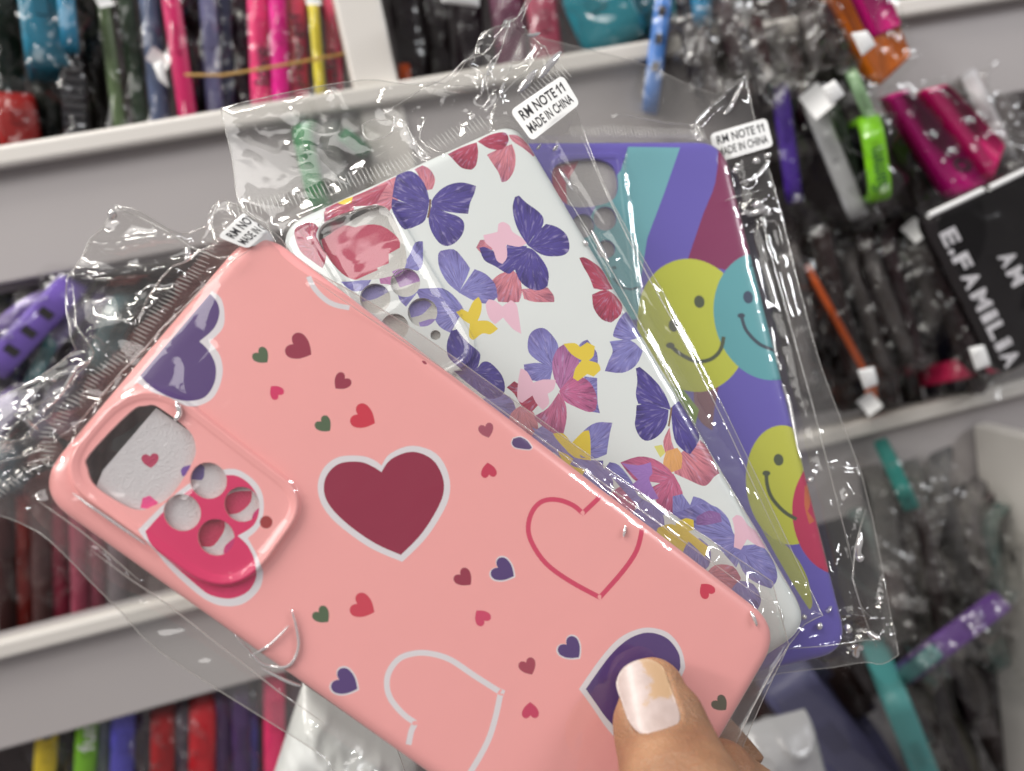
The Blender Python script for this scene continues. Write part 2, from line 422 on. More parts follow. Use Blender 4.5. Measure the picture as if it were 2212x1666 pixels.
bev_box('back_panel', (-.75, Y0 + .202, z2 - .4), (.95, Y0 + .21, z1 + .25), plain('back_panel_board', (.10, .085, .085), .7), rack)
xd = rk(785, 60).x
bev_box('divider', (xd - .011, Y0 - .003, z2 - .10), (xd + .011, Y0 + .20, z1 + .199), M_PALE, rack)
xr = rk(2040, 1022).x
bev_box('divider', (xr + .02, Y0 - .10, z2 - .35), (xr + .03, Y0 - .003, z2 - .02), M_PALE, rack)
for xx in (-.74, .93): bev_box('divider', (xx, Y0 + .013, z2 - .4), (xx + .012, Y0 + .20, z1 + .199), M_WHITEBOARD, rack)

MC = {}
def cmat(c, rough=.35):
    k = (tuple(c), rough)
    if k not in MC:
        MC[k] = plain('coloured_case_plastic', c, rough, .18, 45)
        MC[k].node_tree.nodes['Principled BSDF'].inputs['Specular IOR Level'].default_value = .28 if max(c) > .1 else .15
    return MC[k]
def rough_noise(p, f, seed):
    v = Vector((p[0] * f + seed, p[1] * f - seed, p[2] * f + seed * .5)); n = noise.noise(v)
    return (1 - abs(n) * 2.2) ** 3 * (1 if n > 0 else .6)
def slab(u0, v0, u1, v1, w, col, label, yo=.03, yo2=None, yaw=0., deep=62, wrap=1, holes=0, marks=None, tags=(), face=0., rough=.35, cat='phone case', nm='wrapped_phone_case'):
    """an edge-on phone case in its bag: rounded shell, optional port openings, sticker and loose wrapper"""
    yo2 = yo if yo2 is None else yo2
    a, b = rk(u0, v0, yo), rk(u1, v1, yo2); L = b - a; ln = L.length; ex = L / ln
    mid = (a + b) / 2; view = (mid - Vector(CAM)).normalized()
    dist = (mid - Vector(CAM)).dot(fw.normalized()); tw = w * dist / F
    fd = (view - ex * view.dot(ex)).normalized(); sd = ex.cross(fd).normalized()
    if yaw: q = Matrix.Rotation(math.radians(yaw), 3, ex); fd = q @ fd; sd = q @ sd
    dp = deep * .001; r = min(.011, dp * .3, ln * .3)
    root = empty(nm, mid + fd * dp / 2, label, cat, 'phone cases standing in the shelf bins')
    # side profile (rounded rectangle in ex/fd), swept across the thickness with softened rims and a hollow front
    prof = []
    for cx_, cy_, a0 in ((r, r, 180), (ln - r, r, 270), (ln - r, dp - r, 0), (r, dp - r, 90)):
        for k in range(6):
            t = math.radians(a0 + 18 * k); prof.append((cx_ + r * math.cos(t), cy_ + r * math.sin(t)))
    n = len(prof); c = np.array(prof).mean(0); V = []; Fc = []
    secs = [(-.5, -.0022), (-.47, -.0008), (-.38, 0), (.38, 0), (.47, -.0008), (.5, -.0022)]
    # the open side of the shell: step in, then down to the inner back
    secs = [(-.5, -.0035), (-.5, -.0016)] + secs[1:5] + [(.5, -.0016), (.5, -.0034), (-.2, -.0036)]
    for s_, ins in secs:
        for x, y in prof:
            dx, dy = x - c[0], y - c[1]; m = math.hypot(dx, dy)
            fx = max(0, 1 + ins / abs(dx)) if abs(dx) > .002 else 1; fy = max(0, 1 + ins / abs(dy)) if abs(dy) > .002 else 1
            V.append(a + ex * (c[0] + dx * fx) + fd * (c[1] + dy * fy) + sd * s_ * tw)
    for k in range(len(secs) - 1):
        for i in range(n): Fc.append((k * n + i, k * n + (i + 1) % n, (k + 1) * n + (i + 1) % n, (k + 1) * n + i))
    Fc.append(tuple(range(n))); Fc.append(tuple(range((len(secs) - 1) * n, len(secs) * n)))
    sh = mesh_child('shell', V, Fc, cmat(col, rough), root)
    def patch(name, f0, f1, s0, s1, mat, lift=.0006, parent=root):
        q = [a + ex * ln * f + fd * (-lift) + sd * s * tw for f, s in ((f0, s0), (f1, s0), (f1, s1), (f0, s1))]
        q2 = [p + fd * lift * .7 for p in q]
        return mesh_child(name, q + q2, [(0, 1, 2, 3), (7, 6, 5, 4), (0, 4, 5, 1), (1, 5, 6, 2), (2, 6, 7, 3), (3, 7, 4, 0)], mat, parent, smooth=False)
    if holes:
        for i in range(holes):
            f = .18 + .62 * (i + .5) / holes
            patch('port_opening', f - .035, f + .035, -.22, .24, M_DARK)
    else: patch('button', .3, .48, -.16, .16, cmat([x * .8 for x in col], .3), .0009)
    if marks: marks(a, ex, fd, sd, ln, tw, root)
    for (f, s, sz, ang) in tags:
        sz *= .6; p = a + ex * ln * f + sd * s * tw - fd * .006; q = math.radians(ang)
        e1 = (ex * math.cos(q) + sd * math.sin(q)); e2 = (sd * math.cos(q) - ex * math.sin(q))
        vs = []; nn = 7
        for i in range(nn):
            for j in range(nn):
                x, y = i / (nn - 1) - .5, j / (nn - 1) - .5
                vs.append(p + e1 * x * sz * .001 * 1.3 + e2 * y * sz * .001 - fd * (.002 * (x * 2) ** 2 - .0015 * y))
        fs = [(i * nn + j, i * nn + j + 1, (i + 1) * nn + j + 1, (i + 1) * nn + j) for i in range(nn - 1) for j in range(nn - 1)]
        mesh_child('sticker', vs, fs, M_LABEL, root)
    if wrap:
        seed = random.uniform(0, 90); nu, nv = 46, 16; vs = []; fs = []
        x0, x1 = -.14 * ln, 1.04 * ln
        for i in range(nu + 1):
            for j in range(nv + 1):
                x = x0 + (x1 - x0) * i / nu; t = j / nv * 2 - 1
                wide = tw * .5 + .005 + .004 * math.sin(i * .3 + seed)
                if x < 0: wide *= 1 + x / ln * 1.5
                s = t * wide; back = (abs(t) ** 4) * .02 - .0028
                p = a + ex * x + sd * s + fd * back
                nzv = rough_noise(p, 70, seed) * .0032 + rough_noise(p, 170, seed + 5) * .0005
                nzv = nzv * wrap + (0.0012 if x > 0 else 0)
                vs.append(p - fd * max(0, nzv) + sd * nzv * .5)
        for i in range(nu):
            for j in range(nv): q = i * (nv + 1) + j; fs.append((q, q + 1, q + nv + 2, q + nv + 1))
        mesh_child('wrapper', vs, fs, M_HAZY if wrap >= 2 else M_BGF, root)
    return root

def text_mesh(s, bold=0.):
    cu = bpy.data.curves.new('txt', 'FONT'); cu.body = s; cu.size = 1; cu.offset = bold; cu.resolution_u = 3
    ob = bpy.data.objects.new('txt', cu); COL.objects.link(ob)
    dg = bpy.context.evaluated_depsgraph_get(); dg.update()
    me = ob.evaluated_get(dg).to_mesh(); vs = np.array([tuple(v.co) for v in me.vertices])[:, :2]; fs = [tuple(p.vertices) for p in me.polygons]
    ob.evaluated_get(dg).to_mesh_clear(); bpy.data.objects.remove(ob); bpy.data.curves.remove(cu)
    lo, hi = vs.min(0), vs.max(0)
    return (vs - lo) / (hi - lo), fs, (hi - lo)
def words(s, bold, mapf, mat, parent, x0, x1, y0, y1, name='lettering'):
    """text laid into the rectangle x0..x1, y0..y1 of a surface mapped by mapf"""
    v, f, _ = text_mesh(s, bold)
    # refine so the letters can follow a bend
    bm = bmesh.new(); bv = [bm.verts.new((x0 + (x1 - x0) * a, y0 + (y1 - y0) * b, 0)) for a, b in v]
    for q in f:
        try: bm.faces.new([bv[i] for i in q])
        except ValueError: pass
    for k in range(1, 12):
        x = x0 + (x1 - x0) * k / 12
        bmesh.ops.bisect_plane(bm, geom=list(bm.verts) + list(bm.edges) + list(bm.faces), plane_co=(x, 0, 0), plane_no=(1, 0, 0))
    bm.verts.ensure_lookup_table(); bm.verts.index_update()
    vs = [mapf(p.co.x, p.co.y) for p in bm.verts]; fs = [tuple(p.index for p in q.verts) for q in bm.faces]; bm.free()
    return mesh_child(name, vs, fs, mat, parent, smooth=False)

def dotmark(f, sz=.0025):
    def g(a, ex, fd, sd, ln, tw, root):
        c = a + ex * ln * f - fd * .0007; n = 14
        vs = [c + (ex * math.cos(t) + sd * math.sin(t)) * sz * .5 for t in (2 * math.pi * k / n for k in range(n))]
        mesh_child('lens_dot', vs, [tuple(range(n))], M_INK, root, smooth=False)
    return g
def ribs(f0, f1, k, mat=None):
    def g(a, ex, fd, sd, ln, tw, root):
        vs, fs = [], []
        for i in range(k):
            f = f0 + (f1 - f0) * i / k; s = len(vs); h = (f1 - f0) / k * .28 * ln
            for d in (-.0014, .0008):
                for e_, q in ((-h, -.4), (h, -.4), (h, .4), (-h, .4)): vs.append(a + ex * (ln * f + e_) + sd * q * tw + fd * d)
            fs += [(s, s + 1, s + 2, s + 3), (s, s + 4, s + 5, s + 1), (s + 1, s + 5, s + 6, s + 2), (s + 2, s + 6, s + 7, s + 3), (s + 3, s + 7, s + 4, s)]
        mesh_child('grip_ribs', vs, fs, mat or cmat((.06, .06, .065), .3), root, smooth=False)
    return g
def scribble(txt, f0, f1, s0=-.36, s1=.36, mat=None, bold=.01):
    def g(a, ex, fd, sd, ln, tw, root):
        words(txt, bold, lambda x, y: a + ex * ln * (f1 - (f1 - f0) * x) + sd * tw * (-(s0 + (s1 - s0) * y)) - fd * .0011, mat or M_INK, root, 0, 1, 0, 1)
    return g

A = 'in the top left bin'
slab(-5, -60, 30, 330, 64, (.012, .022, .016), 'very dark green case at the far left end of the top left bin', .05)
slab(28, 190, 52, 350, 80, (.30, .012, .01), 'dark red case low in the far left corner of the top left bin', .035)
slab(98, 60, 118, 352, 60, (.03, .035, .03), 'dark smoky case hanging below the wide blue case', .055)
slab(78, -70, 104, 140, 84, (.03, .20, .31), 'wide steel blue case pushed forward near the left end of the top bin', .02, rough=.25)
slab(135, -70, 152, 98, 34, (.03, .26, .46), 'narrow brighter blue case right beside the wide steel blue one', .015)
slab(150, 96, 170, 330, 50, (.010, .009, .013), 'black ribbed case below the two blue ones', .03, marks=ribs(.15, .9, 9))
slab(185, -60, 222, 320, 40, (.045, .04, .035), 'smoky grey case between the ribbed black and the first green one', .045)
slab(214, -60, 264, 310, 26, (.11, .17, .07), 'pale green edged clear case, left of the two green ones', .03, tags=((.17, 0, 12, 20),))
slab(238, 60, 272, 300, 12, (.16, .50, .02), 'thin lime green strip case between two dark green ones', .05, wrap=0)
slab(262, -60, 312, 300, 34, (.030, .055, .03), 'dark bottle green case, right of the lime strip', .034)
slab(318, -50, 352, 300, 40, (.09, .12, .22), 'slate blue case left of the lone raspberry one', .03, tags=((.52, .2, 13, 60),))
slab(362, -50, 412, 290, 38, (.62, .015, .13), 'lone raspberry pink case leaning among dark blue ones', .022)
slab(412, -50, 434, 280, 40, (.02, .008, .014), 'near black plum case right of the lone raspberry one', .045)
slab(446, -50, 466, 270, 36, (.15, .15, .30), 'lavender grey case left of the navy one', .03)
slab(480, -50, 494, 265, 32, (.03, .035, .085), 'navy case behind the thin rubber band', .034)
slab(515, -50, 528, 265, 34, (.06, .03, .05), 'dark mauve case left of the hot pink row', .04)
slab(556, -60, 568, 262, 46, (.85, .045, .20), 'first hot pink case of the row, farthest from the yellow one', .026, marks=scribble('love', .5, .75))
slab(598, -60, 610, 258, 38, (.80, .008, .28), 'magenta case second in the hot pink row', .022)
slab(638, -60, 650, 250, 40, (.82, .08, .18), 'coral pink case with small dark writing left of the yellow one', .026, marks=scribble('pretty girl', .3, .8), tags=((.06, 0, 14, 25),))
slab(674, -20, 696, 240, 22, (.78, .66, .05), 'slim yellow case standing among hot pink ones', .016, tags=((.08, 0, 12, 5),))
slab(715, -60, 726, 240, 34, (.80, .07, .18), 'last hot pink case against the white divider', .026, marks=scribble('baby', .55, .85))
# rubber band
bd = [rk(400, 162, .012), rk(480, 163, .006), rk(560, 150, .004), rk(640, 136, .002), rk(735, 118, .006), rk(760, 112, .05)]
def tube_verts(pts, r, n=6, taper=None):
    vs, fs = [], []; pts = [Vector(p) for p in pts]; m = len(pts)
    for i, p in enumerate(pts):
        t = (pts[min(i + 1, m - 1)] - pts[max(i - 1, 0)]); t = t.normalized() if t.length > 1e-9 else Vector((0, 0, 1))
        q = t.orthogonal().normalized(); b = t.cross(q)
        if i and (pq - pq.dot(t) * t).length > 1e-6: q = (pq - pq.dot(t) * t).normalized(); b = t.cross(q)
        pq = q; rr = r * (taper(i / (m - 1)) if taper else 1)
        for k in range(n):
            a_ = 2 * math.pi * k / n; vs.append(p + (q * math.cos(a_) + b * math.sin(a_)) * rr)
    for i in range(m - 1):
        for k in range(n): fs.append((i * n + k, i * n + (k + 1) % n, (i + 1) * n + (k + 1) % n, (i + 1) * n + k))
    return vs, fs
v_, f_ = tube_verts(bd, .0007)
o = mesh_obj('rubber_band', v_, f_, plain('amber_rubber', (.45, .26, .06), .5)); tag(o, 'thin amber rubber band stretched across the hot pink cases', 'rubber band')

# middle top bin
slab(862, -40, 905, 240, 60, (.012, .006, .008), 'black case right of the white divider', .07)
slab(930, -40, 960, 240, 60, (.016, .008, .01), 'black case under the folded white tag', .08)
slab(872, 130, 878, 240, 26, (.45, .07, .015), 'dim orange case low behind the clear header', .05, wrap=0)
slab(1010, -40, 1020, 230, 60, (.02, .009, .015), 'black plum case left of the dusky rose one', .07)
slab(1085, -60, 1120, 215, 70, (.17, .05, .10), 'dusky rose case behind the top corner of the white butterfly bag', .04)
slab(1160, -60, 1195, 205, 66, (.38, .06, .11), 'dull crimson case left of the wide teal one', .03, marks=dotmark(.4, .006))
slab(1255, -60, 1330, 108, 150, (.03, .22, .28), 'wide teal case turned half towards the viewer', .005, yaw=24, rough=.22)
slab(1440, -60, 1405, 232, 36, (.07, .22, .62), 'royal blue case showing its port openings', -.012, holes=3, rough=.25)
slab(1477, -50, 1500, 180, 46, (.012, .012, .03), 'blue black case beside the royal blue one', .01)
slab(1510, -60, 1520, 58, 44, (.01, .33, .66), 'vivid sky blue case at the top edge', .0)
slab(1560, -50, 1590, 200, 52, (.05, .04, .045), 'smoky clear case in a crumpled bag', -.01, wrap=2)
slab(1598, 40, 1615, 190, 30, (.40, .22, .26), 'faded pink case inside crumpled bags', -.02, wrap=2)
slab(1640, 120, 1655, 215, 34, (.05, .36, .33), 'small sea green case above the third label', -.02, wrap=2)
slab(1650, -60, 1720, 260, 70, (.022, .012, .012), 'black case with wrinkled bag left of the orange one', .0, wrap=2)
slab(1745, -50, 1840, 230, 110, (.018, .011, .011), 'broad black case below the orange one', .0, yaw=-15, wrap=1)
# right cluster over the shelf front
slab(1682, 175, 1718, 440, 36, (.06, .02, .26), 'deep violet case at the left of the right hand cluster', -.03)
slab(1752, 215, 1860, 480, 42, (.46, .47, .48), 'milky white clear case in the right hand cluster', -.035, tags=((.02, .2, 18, 15),))
slab(1790, 235, 1870, 455, 46, (.035, .055, .035), 'dark green case inside the milky bags', -.03)
slab(1835, 230, 1905, 460, 36, (.16, .13, .15), 'grey smoked case left of the lime green one', -.02)
slab(1880, 245, 1908, 436, 46, (.20, .55, .01), 'bright lime green case with handwriting', -.06, yaw=-8, marks=scribble('Samm', .38, .86, -.3, .42, plain('green_black_ink', (.02, .12, .01), .5)), wrap=.6)
slab(1840, 160, 1900, 300, 26, (.22, .36, .20), 'pale green folded card strip above the lime green case', -.055, wrap=.5)
slab(1940, 260, 2030, 480, 70, (.02, .014, .014), 'black case between the lime green and magenta ones', -.03, tags=((.95, -.7, 15, 20),))
slab(2105, 190, 2185, 360, 34, (.50, .50, .52), 'white clear case right of the raspberry one', -.04, wrap=2)
slab(2160, 260, 2250, 420, 60, (.06, .05, .05), 'smoky grey case at the right edge', -.03, wrap=2)
# black printed card-like case facing the viewer
def facing(c4, label, col, thick=9, yo=-.07, extra=None):
    q = [rk(u, v, yo) for u, v in c4]; nrm = (q[1] - q[0]).cross(q[3] - q[0]).normalized()
    if nrm.dot(q[0] - Vector(CAM)) < 0: nrm = -nrm
    root = empty('wrapped_phone_case', sum(q, Vector()) / 4, label, 'phone case', 'phone cases standing in the shelf bins')
    ex_, ey_ = q[1] - q[0], q[3] - q[0]
    pl = rquad([(0, 0), (1, 0), (1, 1), (0, 1)], .09, 6)
    def mp(x, y, d=0.): return q[0] * (1 - x) * (1 - y) + q[1] * x * (1 - y) + q[2] * x * y + q[3] * (1 - x) * y + nrm * d
    vs, fs = [], []; n = len(pl)
    for ins, d in ((.03, 0), (.01, .0006), (0, .002), (0, thick * .001)):
        for x, y in pl: vs.append(mp(.5 + (x - .5) * (1 - 2 * ins), .5 + (y - .5) * (1 - 2 * ins), d))
    for k in range(3):
        for i in range(n): fs.append((k * n + i, k * n + (i + 1) % n, (k + 1) * n + (i + 1) % n, (k + 1) * n + i))
    fs.append(tuple(range(n))); fs.append(tuple(range(3 * n, 4 * n)))
    mesh_child('shell', vs, fs, cmat(col, .25), root)
    if extra: extra(mp, root)
    nn = 30; vs = []; sd_ = random.uniform(0, 50)
    for i in range(nn + 1):
        for j in range(nn + 1):
            x, y = -.06 + 1.12 * i / nn, -.08 + 1.16 * j / nn; p = mp(x, y)
            vs.append(mp(x, y, -.0015 - .0025 * max(0, rough_noise(p, 60, sd_)) - .001 * max(0, rough_noise(p, 150, sd_))))
    mesh_child('wrapper', vs, [(i * (nn + 1) + j, i * (nn + 1) + j + 1, (i + 1) * (nn + 1) + j + 1, (i + 1) * (nn + 1) + j) for i in range(nn) for j in range(nn)], M_BGF, root)
    return root
def fam(mp, root):
    Wm = plain('white_print', (.75, .74, .78), .5)
    def col(txt, x, y0, y1, h):            # letters stacked down the case, tops facing right
        ws = [(.62 if c in 'i' else .35 if c == '.' else 1.0 if c != 'M' else 1.25) for c in txt]; tot = sum(ws); y = y0
        for c, w_ in zip(txt, ws):
            dy = (y1 - y0) * w_ / tot
            words(c, .035, lambda a_, b_: mp(x + b_ * h * (1 if c != '.' else .35), y + dy * (.1 + .78 * a_), -.0006), Wm, root, 0, 1, 0, 1)
            y += dy
    col('E.FAMiLiA', .02, .10, .97, .11)
    col('AM', .285, .36, .58, .11)
    for a_, b_ in (((-.02, -.01), (.36, -.005)), ((.40, .0), (.70, .0))):   # pale folded card strips on the top edge
        p0, p1 = mp(*a_, -.004), mp(*b_, -.004); v, f = tube_verts([p0, p0 * .5 + p1 * .5, p1], .0015)
        mesh_child('card_edge', v, f, M_LABEL, root)
facing([(1770, -60), (1900, -60), (1972, 120), (1905, 185)], 'orange case leaning across the top right shelf front', (.72, .17, .015), 9, -.04)
facing([(1835, -60), (1905, -60), (1950, 55), (1898, 78)], 'magenta case resting on the orange one', (.50, .008, .16), 7, -.056)
facing([(1920, 205), (1965, 190), (2148, 400), (2062, 428)], 'magenta case with a dark ring print, lower of the two', (.46, .006, .17), 9, -.045, lambda mp, root: words('O', .03, lambda a_, b_: mp(.45 + .4 * b_, .68 + .13 * a_, -.0006), M_INK, root, 0, 1, 0, 1))
facing([(1998, 192), (2050, 180), (2176, 312), (2148, 392)], 'raspberry case, upper of the two magenta ones at right', (.58, .01, .14), 9, -.05)
facing([(2000, 468), (2300, 322), (2470, 640), (2172, 815)], 'black case lettered E.FAMiLiA in white at the right edge', (.012, .009, .010), extra=fam)
# second right bin: dark row
for i, (u0, v0, u1, v1, w, c, lb) in enumerate([
    (1700, 470, 1790, 900, 52, (.018, .012, .012), 'black case nearest the purple case, behind its bag edge'),
    (1752, 500, 1835, 900, 46, (.026, .014, .012), 'brown black case left of the thin orange one'),
    (1812, 500, 1880, 900, 50, (.016, .010, .010), 'black case touching the thin orange one on its right'),
    (1858, 500, 1925, 890, 42, (.03, .018, .016), 'dark brown case, second right of the thin orange one'),
    (1900, 500, 1975, 890, 44, (.017, .013, .012), 'glossy black case with pale glints, mid row'),
    (1945, 490, 2030, 880, 46, (.022, .018, .035), 'black violet case left of the navy one'),
    (1975, 470, 2085, 860, 44, (.035, .035, .085), 'navy case left of the lettered black one'),
    (2010, 560, 2120, 850, 34, (.07, .05, .07), 'smoky mauve case just under the lettered black one')]):
    slab(u0, v0, u1, v1, w, c, lb, .0 + .004 * (i % 3), wrap=1.3, yaw=(i % 3 - 1) * 8)
slab(1748, 585, 1895, 850, 15, (.62, .10, .012), 'thin orange case slanting through the black row', -.022, tags=((1.0, -1.6, 15, 10),), wrap=.6)
slab(1880, 805, 1884, 892, 24, (.60, .12, .02), 'short orange piece at the foot of the thin orange case', -.02, wrap=.5)
slab(2060, 800, 2180, 775, 46, (.72, .03, .12), 'hot pink case lying on the shelf front under the lettered one', -.02, tags=((.52, .5, 15, 70),))
rnd = random.Random(5)
ORD = 'first second third fourth fifth sixth seventh eighth ninth tenth eleventh twelfth thirteenth fourteenth fifteenth sixteenth'.split()
def tone(c): return 'smoky clear' if c[0] >= .1 else 'dark mauve' if c[0] >= .05 else 'brown black' if c[0] >= .025 else 'black'
for i in range(16):
    u = 1690 + 28 * i + rnd.uniform(-8, 8); v = 520 - .05 * (u - 1690) + rnd.uniform(-30, 60); ln_ = rnd.uniform(180, 330)
    c = rnd.choice([(.02, .012, .012), (.03, .018, .018), (.014, .012, .016), (.05, .03, .035), (.10, .09, .09)])
    slab(u, v, u + ln_ * rnd.uniform(.18, .42), v + ln_, rnd.uniform(22, 40), c, 'thin %s case, %s from left in crowded black row' % (tone(c), ORD[i]), -.012 - .012 * rnd.random(), yaw=rnd.uniform(-25, 25), wrap=rnd.choice([1.4, 1.8, 2.2]))
for i in range(12):
    u = 1470 + 30 * i + rnd.uniform(-10, 10); v = rnd.uniform(-40, 90); ln_ = rnd.uniform(110, 190)
    c = rnd.choice([(.02, .012, .012), (.05, .02, .02), (.014, .012, .016), (.05, .03, .035), (.12, .11, .11)])
    slab(u, v, u + ln_ * rnd.uniform(.15, .4), v + ln_, rnd.uniform(24, 44), c, '%s case in wrinkled film, %s from left in heap before orange case' % (tone(c), ORD[i]), -.022 - .012 * rnd.random(), yaw=rnd.uniform(-25, 25), wrap=rnd.choice([1.6, 2.2, 2.6]))
for i, (u0, v0, u1, v1, w, c, lb) in enumerate([
    (90, 640, -20, 720, 40, (.22, .15, .45), 'pale lilac case lying just above the one with port openings'),
    (180, 660, 60, 800, 34, (.30, .25, .50), 'milky lilac case right of the one with port openings'),
    (40, 850, -60, 960, 60, (.24, .18, .42), 'lilac case under the crumpled left end of the bag'),
    (130, 830, 70, 960, 40, (.12, .10, .16), 'smoky violet case low in the mid left bin'),
    (250, 640, 190, 800, 30, (.10, .20, .22), 'grey teal case behind the crumpled flap of the pink bag'),
    (20, 960, -30, 1080, 50, (.05, .10, .14), 'dark petrol blue case at the far left edge')]):
    slab(u0, v0, u1, v1, w, c, lb, -.004 + .006 * (i % 3), wrap=2.2, yaw=15)
for i in range(10):
    u = 1890 + 34 * i + rnd.uniform(-8, 8); v = 1110 + rnd.uniform(-40, 120); ln_ = rnd.uniform(160, 300)
    c = rnd.choice([(.12, .10, .10), (.05, .035, .035), (.20, .19, .18), (.03, .02, .02), (.10, .15, .14)])
    slab(u, v, u + ln_ * rnd.uniform(.1, .4), v + ln_, rnd.uniform(26, 46), c, '%s bagged case, %s from left in heap below right shelf front' % (tone(c), ORD[i]), -.02 - .02 * rnd.random(), yaw=rnd.uniform(-35, 35), wrap=rnd.choice([1.8, 2.4, 2.8]))
for i in range(9):
    u = 1880 + 42 * i + rnd.uniform(-8, 8); v = 1390 + rnd.uniform(-30, 80); ln_ = rnd.uniform(160, 300)
    c = rnd.choice([(.04, .02, .02), (.03, .016, .018), (.05, .04, .025), (.02, .012, .016)])
    slab(u, v, u + ln_ * rnd.uniform(.3, .6), v + ln_, rnd.uniform(26, 46), c, '%s bagged case, %s from the left in the bottom right heap' % (tone(c), ORD[i]), .01 - .02 * rnd.random(), yaw=rnd.uniform(-35, 35), wrap=rnd.choice([1.2, 1.8, 2.2]))
# items in front of the lower right shelf
for i, (u0, v0, u1, v1, w, c, lb) in enumerate([
    (1905, 1045, 1945, 1400, 50, (.10, .10, .095), 'grey clear case hanging left of the sea green dot one'),
    (1965, 1045, 2030, 1440, 56, (.13, .125, .12), 'pale smoky case in a creased bag below the shelf front'),
    (2020, 1040, 2100, 1330, 44, (.10, .10, .10), 'smoky case with green corner beside the white panel'),
    (2080, 1120, 2160, 1350, 40, (.16, .15, .15), 'light grey bagged case next to the white panel')]):
    slab(u0, v0, u1, v1, w, c, lb, -.03, wrap=2.4, yaw=10 * (i - 1))
slab(1948, 1052, 1975, 1110, 34, (.03, .17, .15), 'small sea green case end above the smoky ones', -.06, wrap=.6)
slab(2180, 1285, 1985, 1432, 50, (.10, .045, .19), 'violet case lying diagonally in the lower right', -.07, tags=(), wrap=1.4)
slab(2030, 1400, 1985, 1436, 34, (.09, .20, .20), 'grey green case end tucked against the violet one', -.08, wrap=.6)
slab(1700, 1480, 1935, 1760, 120, (.10, .10, .19), 'broad slate blue case in the bottom right bin', -.01, yaw=12, wrap=.7)
slab(1935, 1512, 2050, 1800, 56, (.07, .27, .27), 'turquoise case in the bottom right bin', -.055, wrap=1)
slab(1995, 1450, 2130, 1740, 44, (.05, .045, .02), 'dark olive case right of the turquoise one', .006, wrap=1.3)
slab(2060, 1420, 2230, 1740, 70, (.018, .008, .008), 'black case right of the dark olive one', .01, wrap=1.2)
slab(2150, 1350, 2330, 1700, 70, (.03, .016, .02), 'brown black case at the lower right edge', .01, wrap=1.6)
slab(1640, 1440, 1700, 1700, 60, (.035, .014, .014), 'dark maroon case behind the corner of the pink case', .03, wrap=1)
slab(1800, 1440, 1880, 1560, 60, (.05, .03, .028), 'dark brown case above the broad slate blue one', .04, wrap=1.4)
slab(1900, 1440, 1990, 1600, 50, (.03, .018, .018), 'dark brown case above the turquoise one', .05, wrap=1.4)
slab(2090, 1320, 2150, 1480, 50, (.03, .018, .022), 'black case behind the violet diagonal one', .04, wrap=1.4)
# left middle bin
slab(150, 622, -30, 815, 62, (.20, .12, .52), 'lilac case lying diagonally with port openings, far left', -.01, holes=3, wrap=.6, rough=.25)
slab(222, 640, 150, 830, 40, (.14, .07, .30), 'darker violet case right of the lilac one', .01)
slab(60, 600, -20, 700, 50, (.03, .045, .03), 'dark green case behind the lilac one', .03)
slab(120, 720, 60, 840, 30, (.03, .22, .26), 'small teal case right of the lilac one', .0, wrap=1.5)
for i, (u0, u1, c, lb) in enumerate([
    (270, 250, (.03, .025, .024), 'black case behind the crumpled film of the pink bag'),
    (330, 320, (.05, .045, .044), 'smoky case behind the sealed band of the pink bag'),
    (400, 390, (.03, .02, .022), 'black brown case behind the pink case corner'),
    (40, 30, (.04, .035, .06), 'dark slate case low at the far left'),
    (110, 100, (.05, .05, .05), 'grey black case second from the left, mid bin'),
    (180, 172, (.035, .03, .035), 'charcoal case left of the crumpled film')]):
    slab(u0, 600 if u0 > 200 else 760, u1, 1130, 62, c, lb, .05, wrap=1.5)
for i, (u0, u1, w, c, lb) in enumerate([
    (12, 18, 36, (.05, .02, .02), 'brownish black case above the lower shelf front, far left'),
    (48, 55, 36, (.30, .02, .015), 'dark red case above the lower shelf front'),
    (88, 95, 38, (.10, .05, .05), 'smoky brown case right of the dark red one'),
    (128, 136, 34, (.34, .04, .08), 'dull crimson case above the lower shelf front'),
    (168, 176, 34, (.40, .08, .13), 'dusty pink case above the lower shelf front'),
    (208, 216, 34, (.45, .12, .18), 'lighter dusty pink case next to the pink bag edge'),
    (250, 258, 34, (.20, .16, .18), 'mauve grey case behind the pink bag edge'),
    (290, 298, 40, (.10, .09, .09), 'grey case behind the lower edge of the pink case')]):
    slab(u0, 1090, u1, 1400, w, c, lb, .03 + .004 * (i % 2), wrap=1)
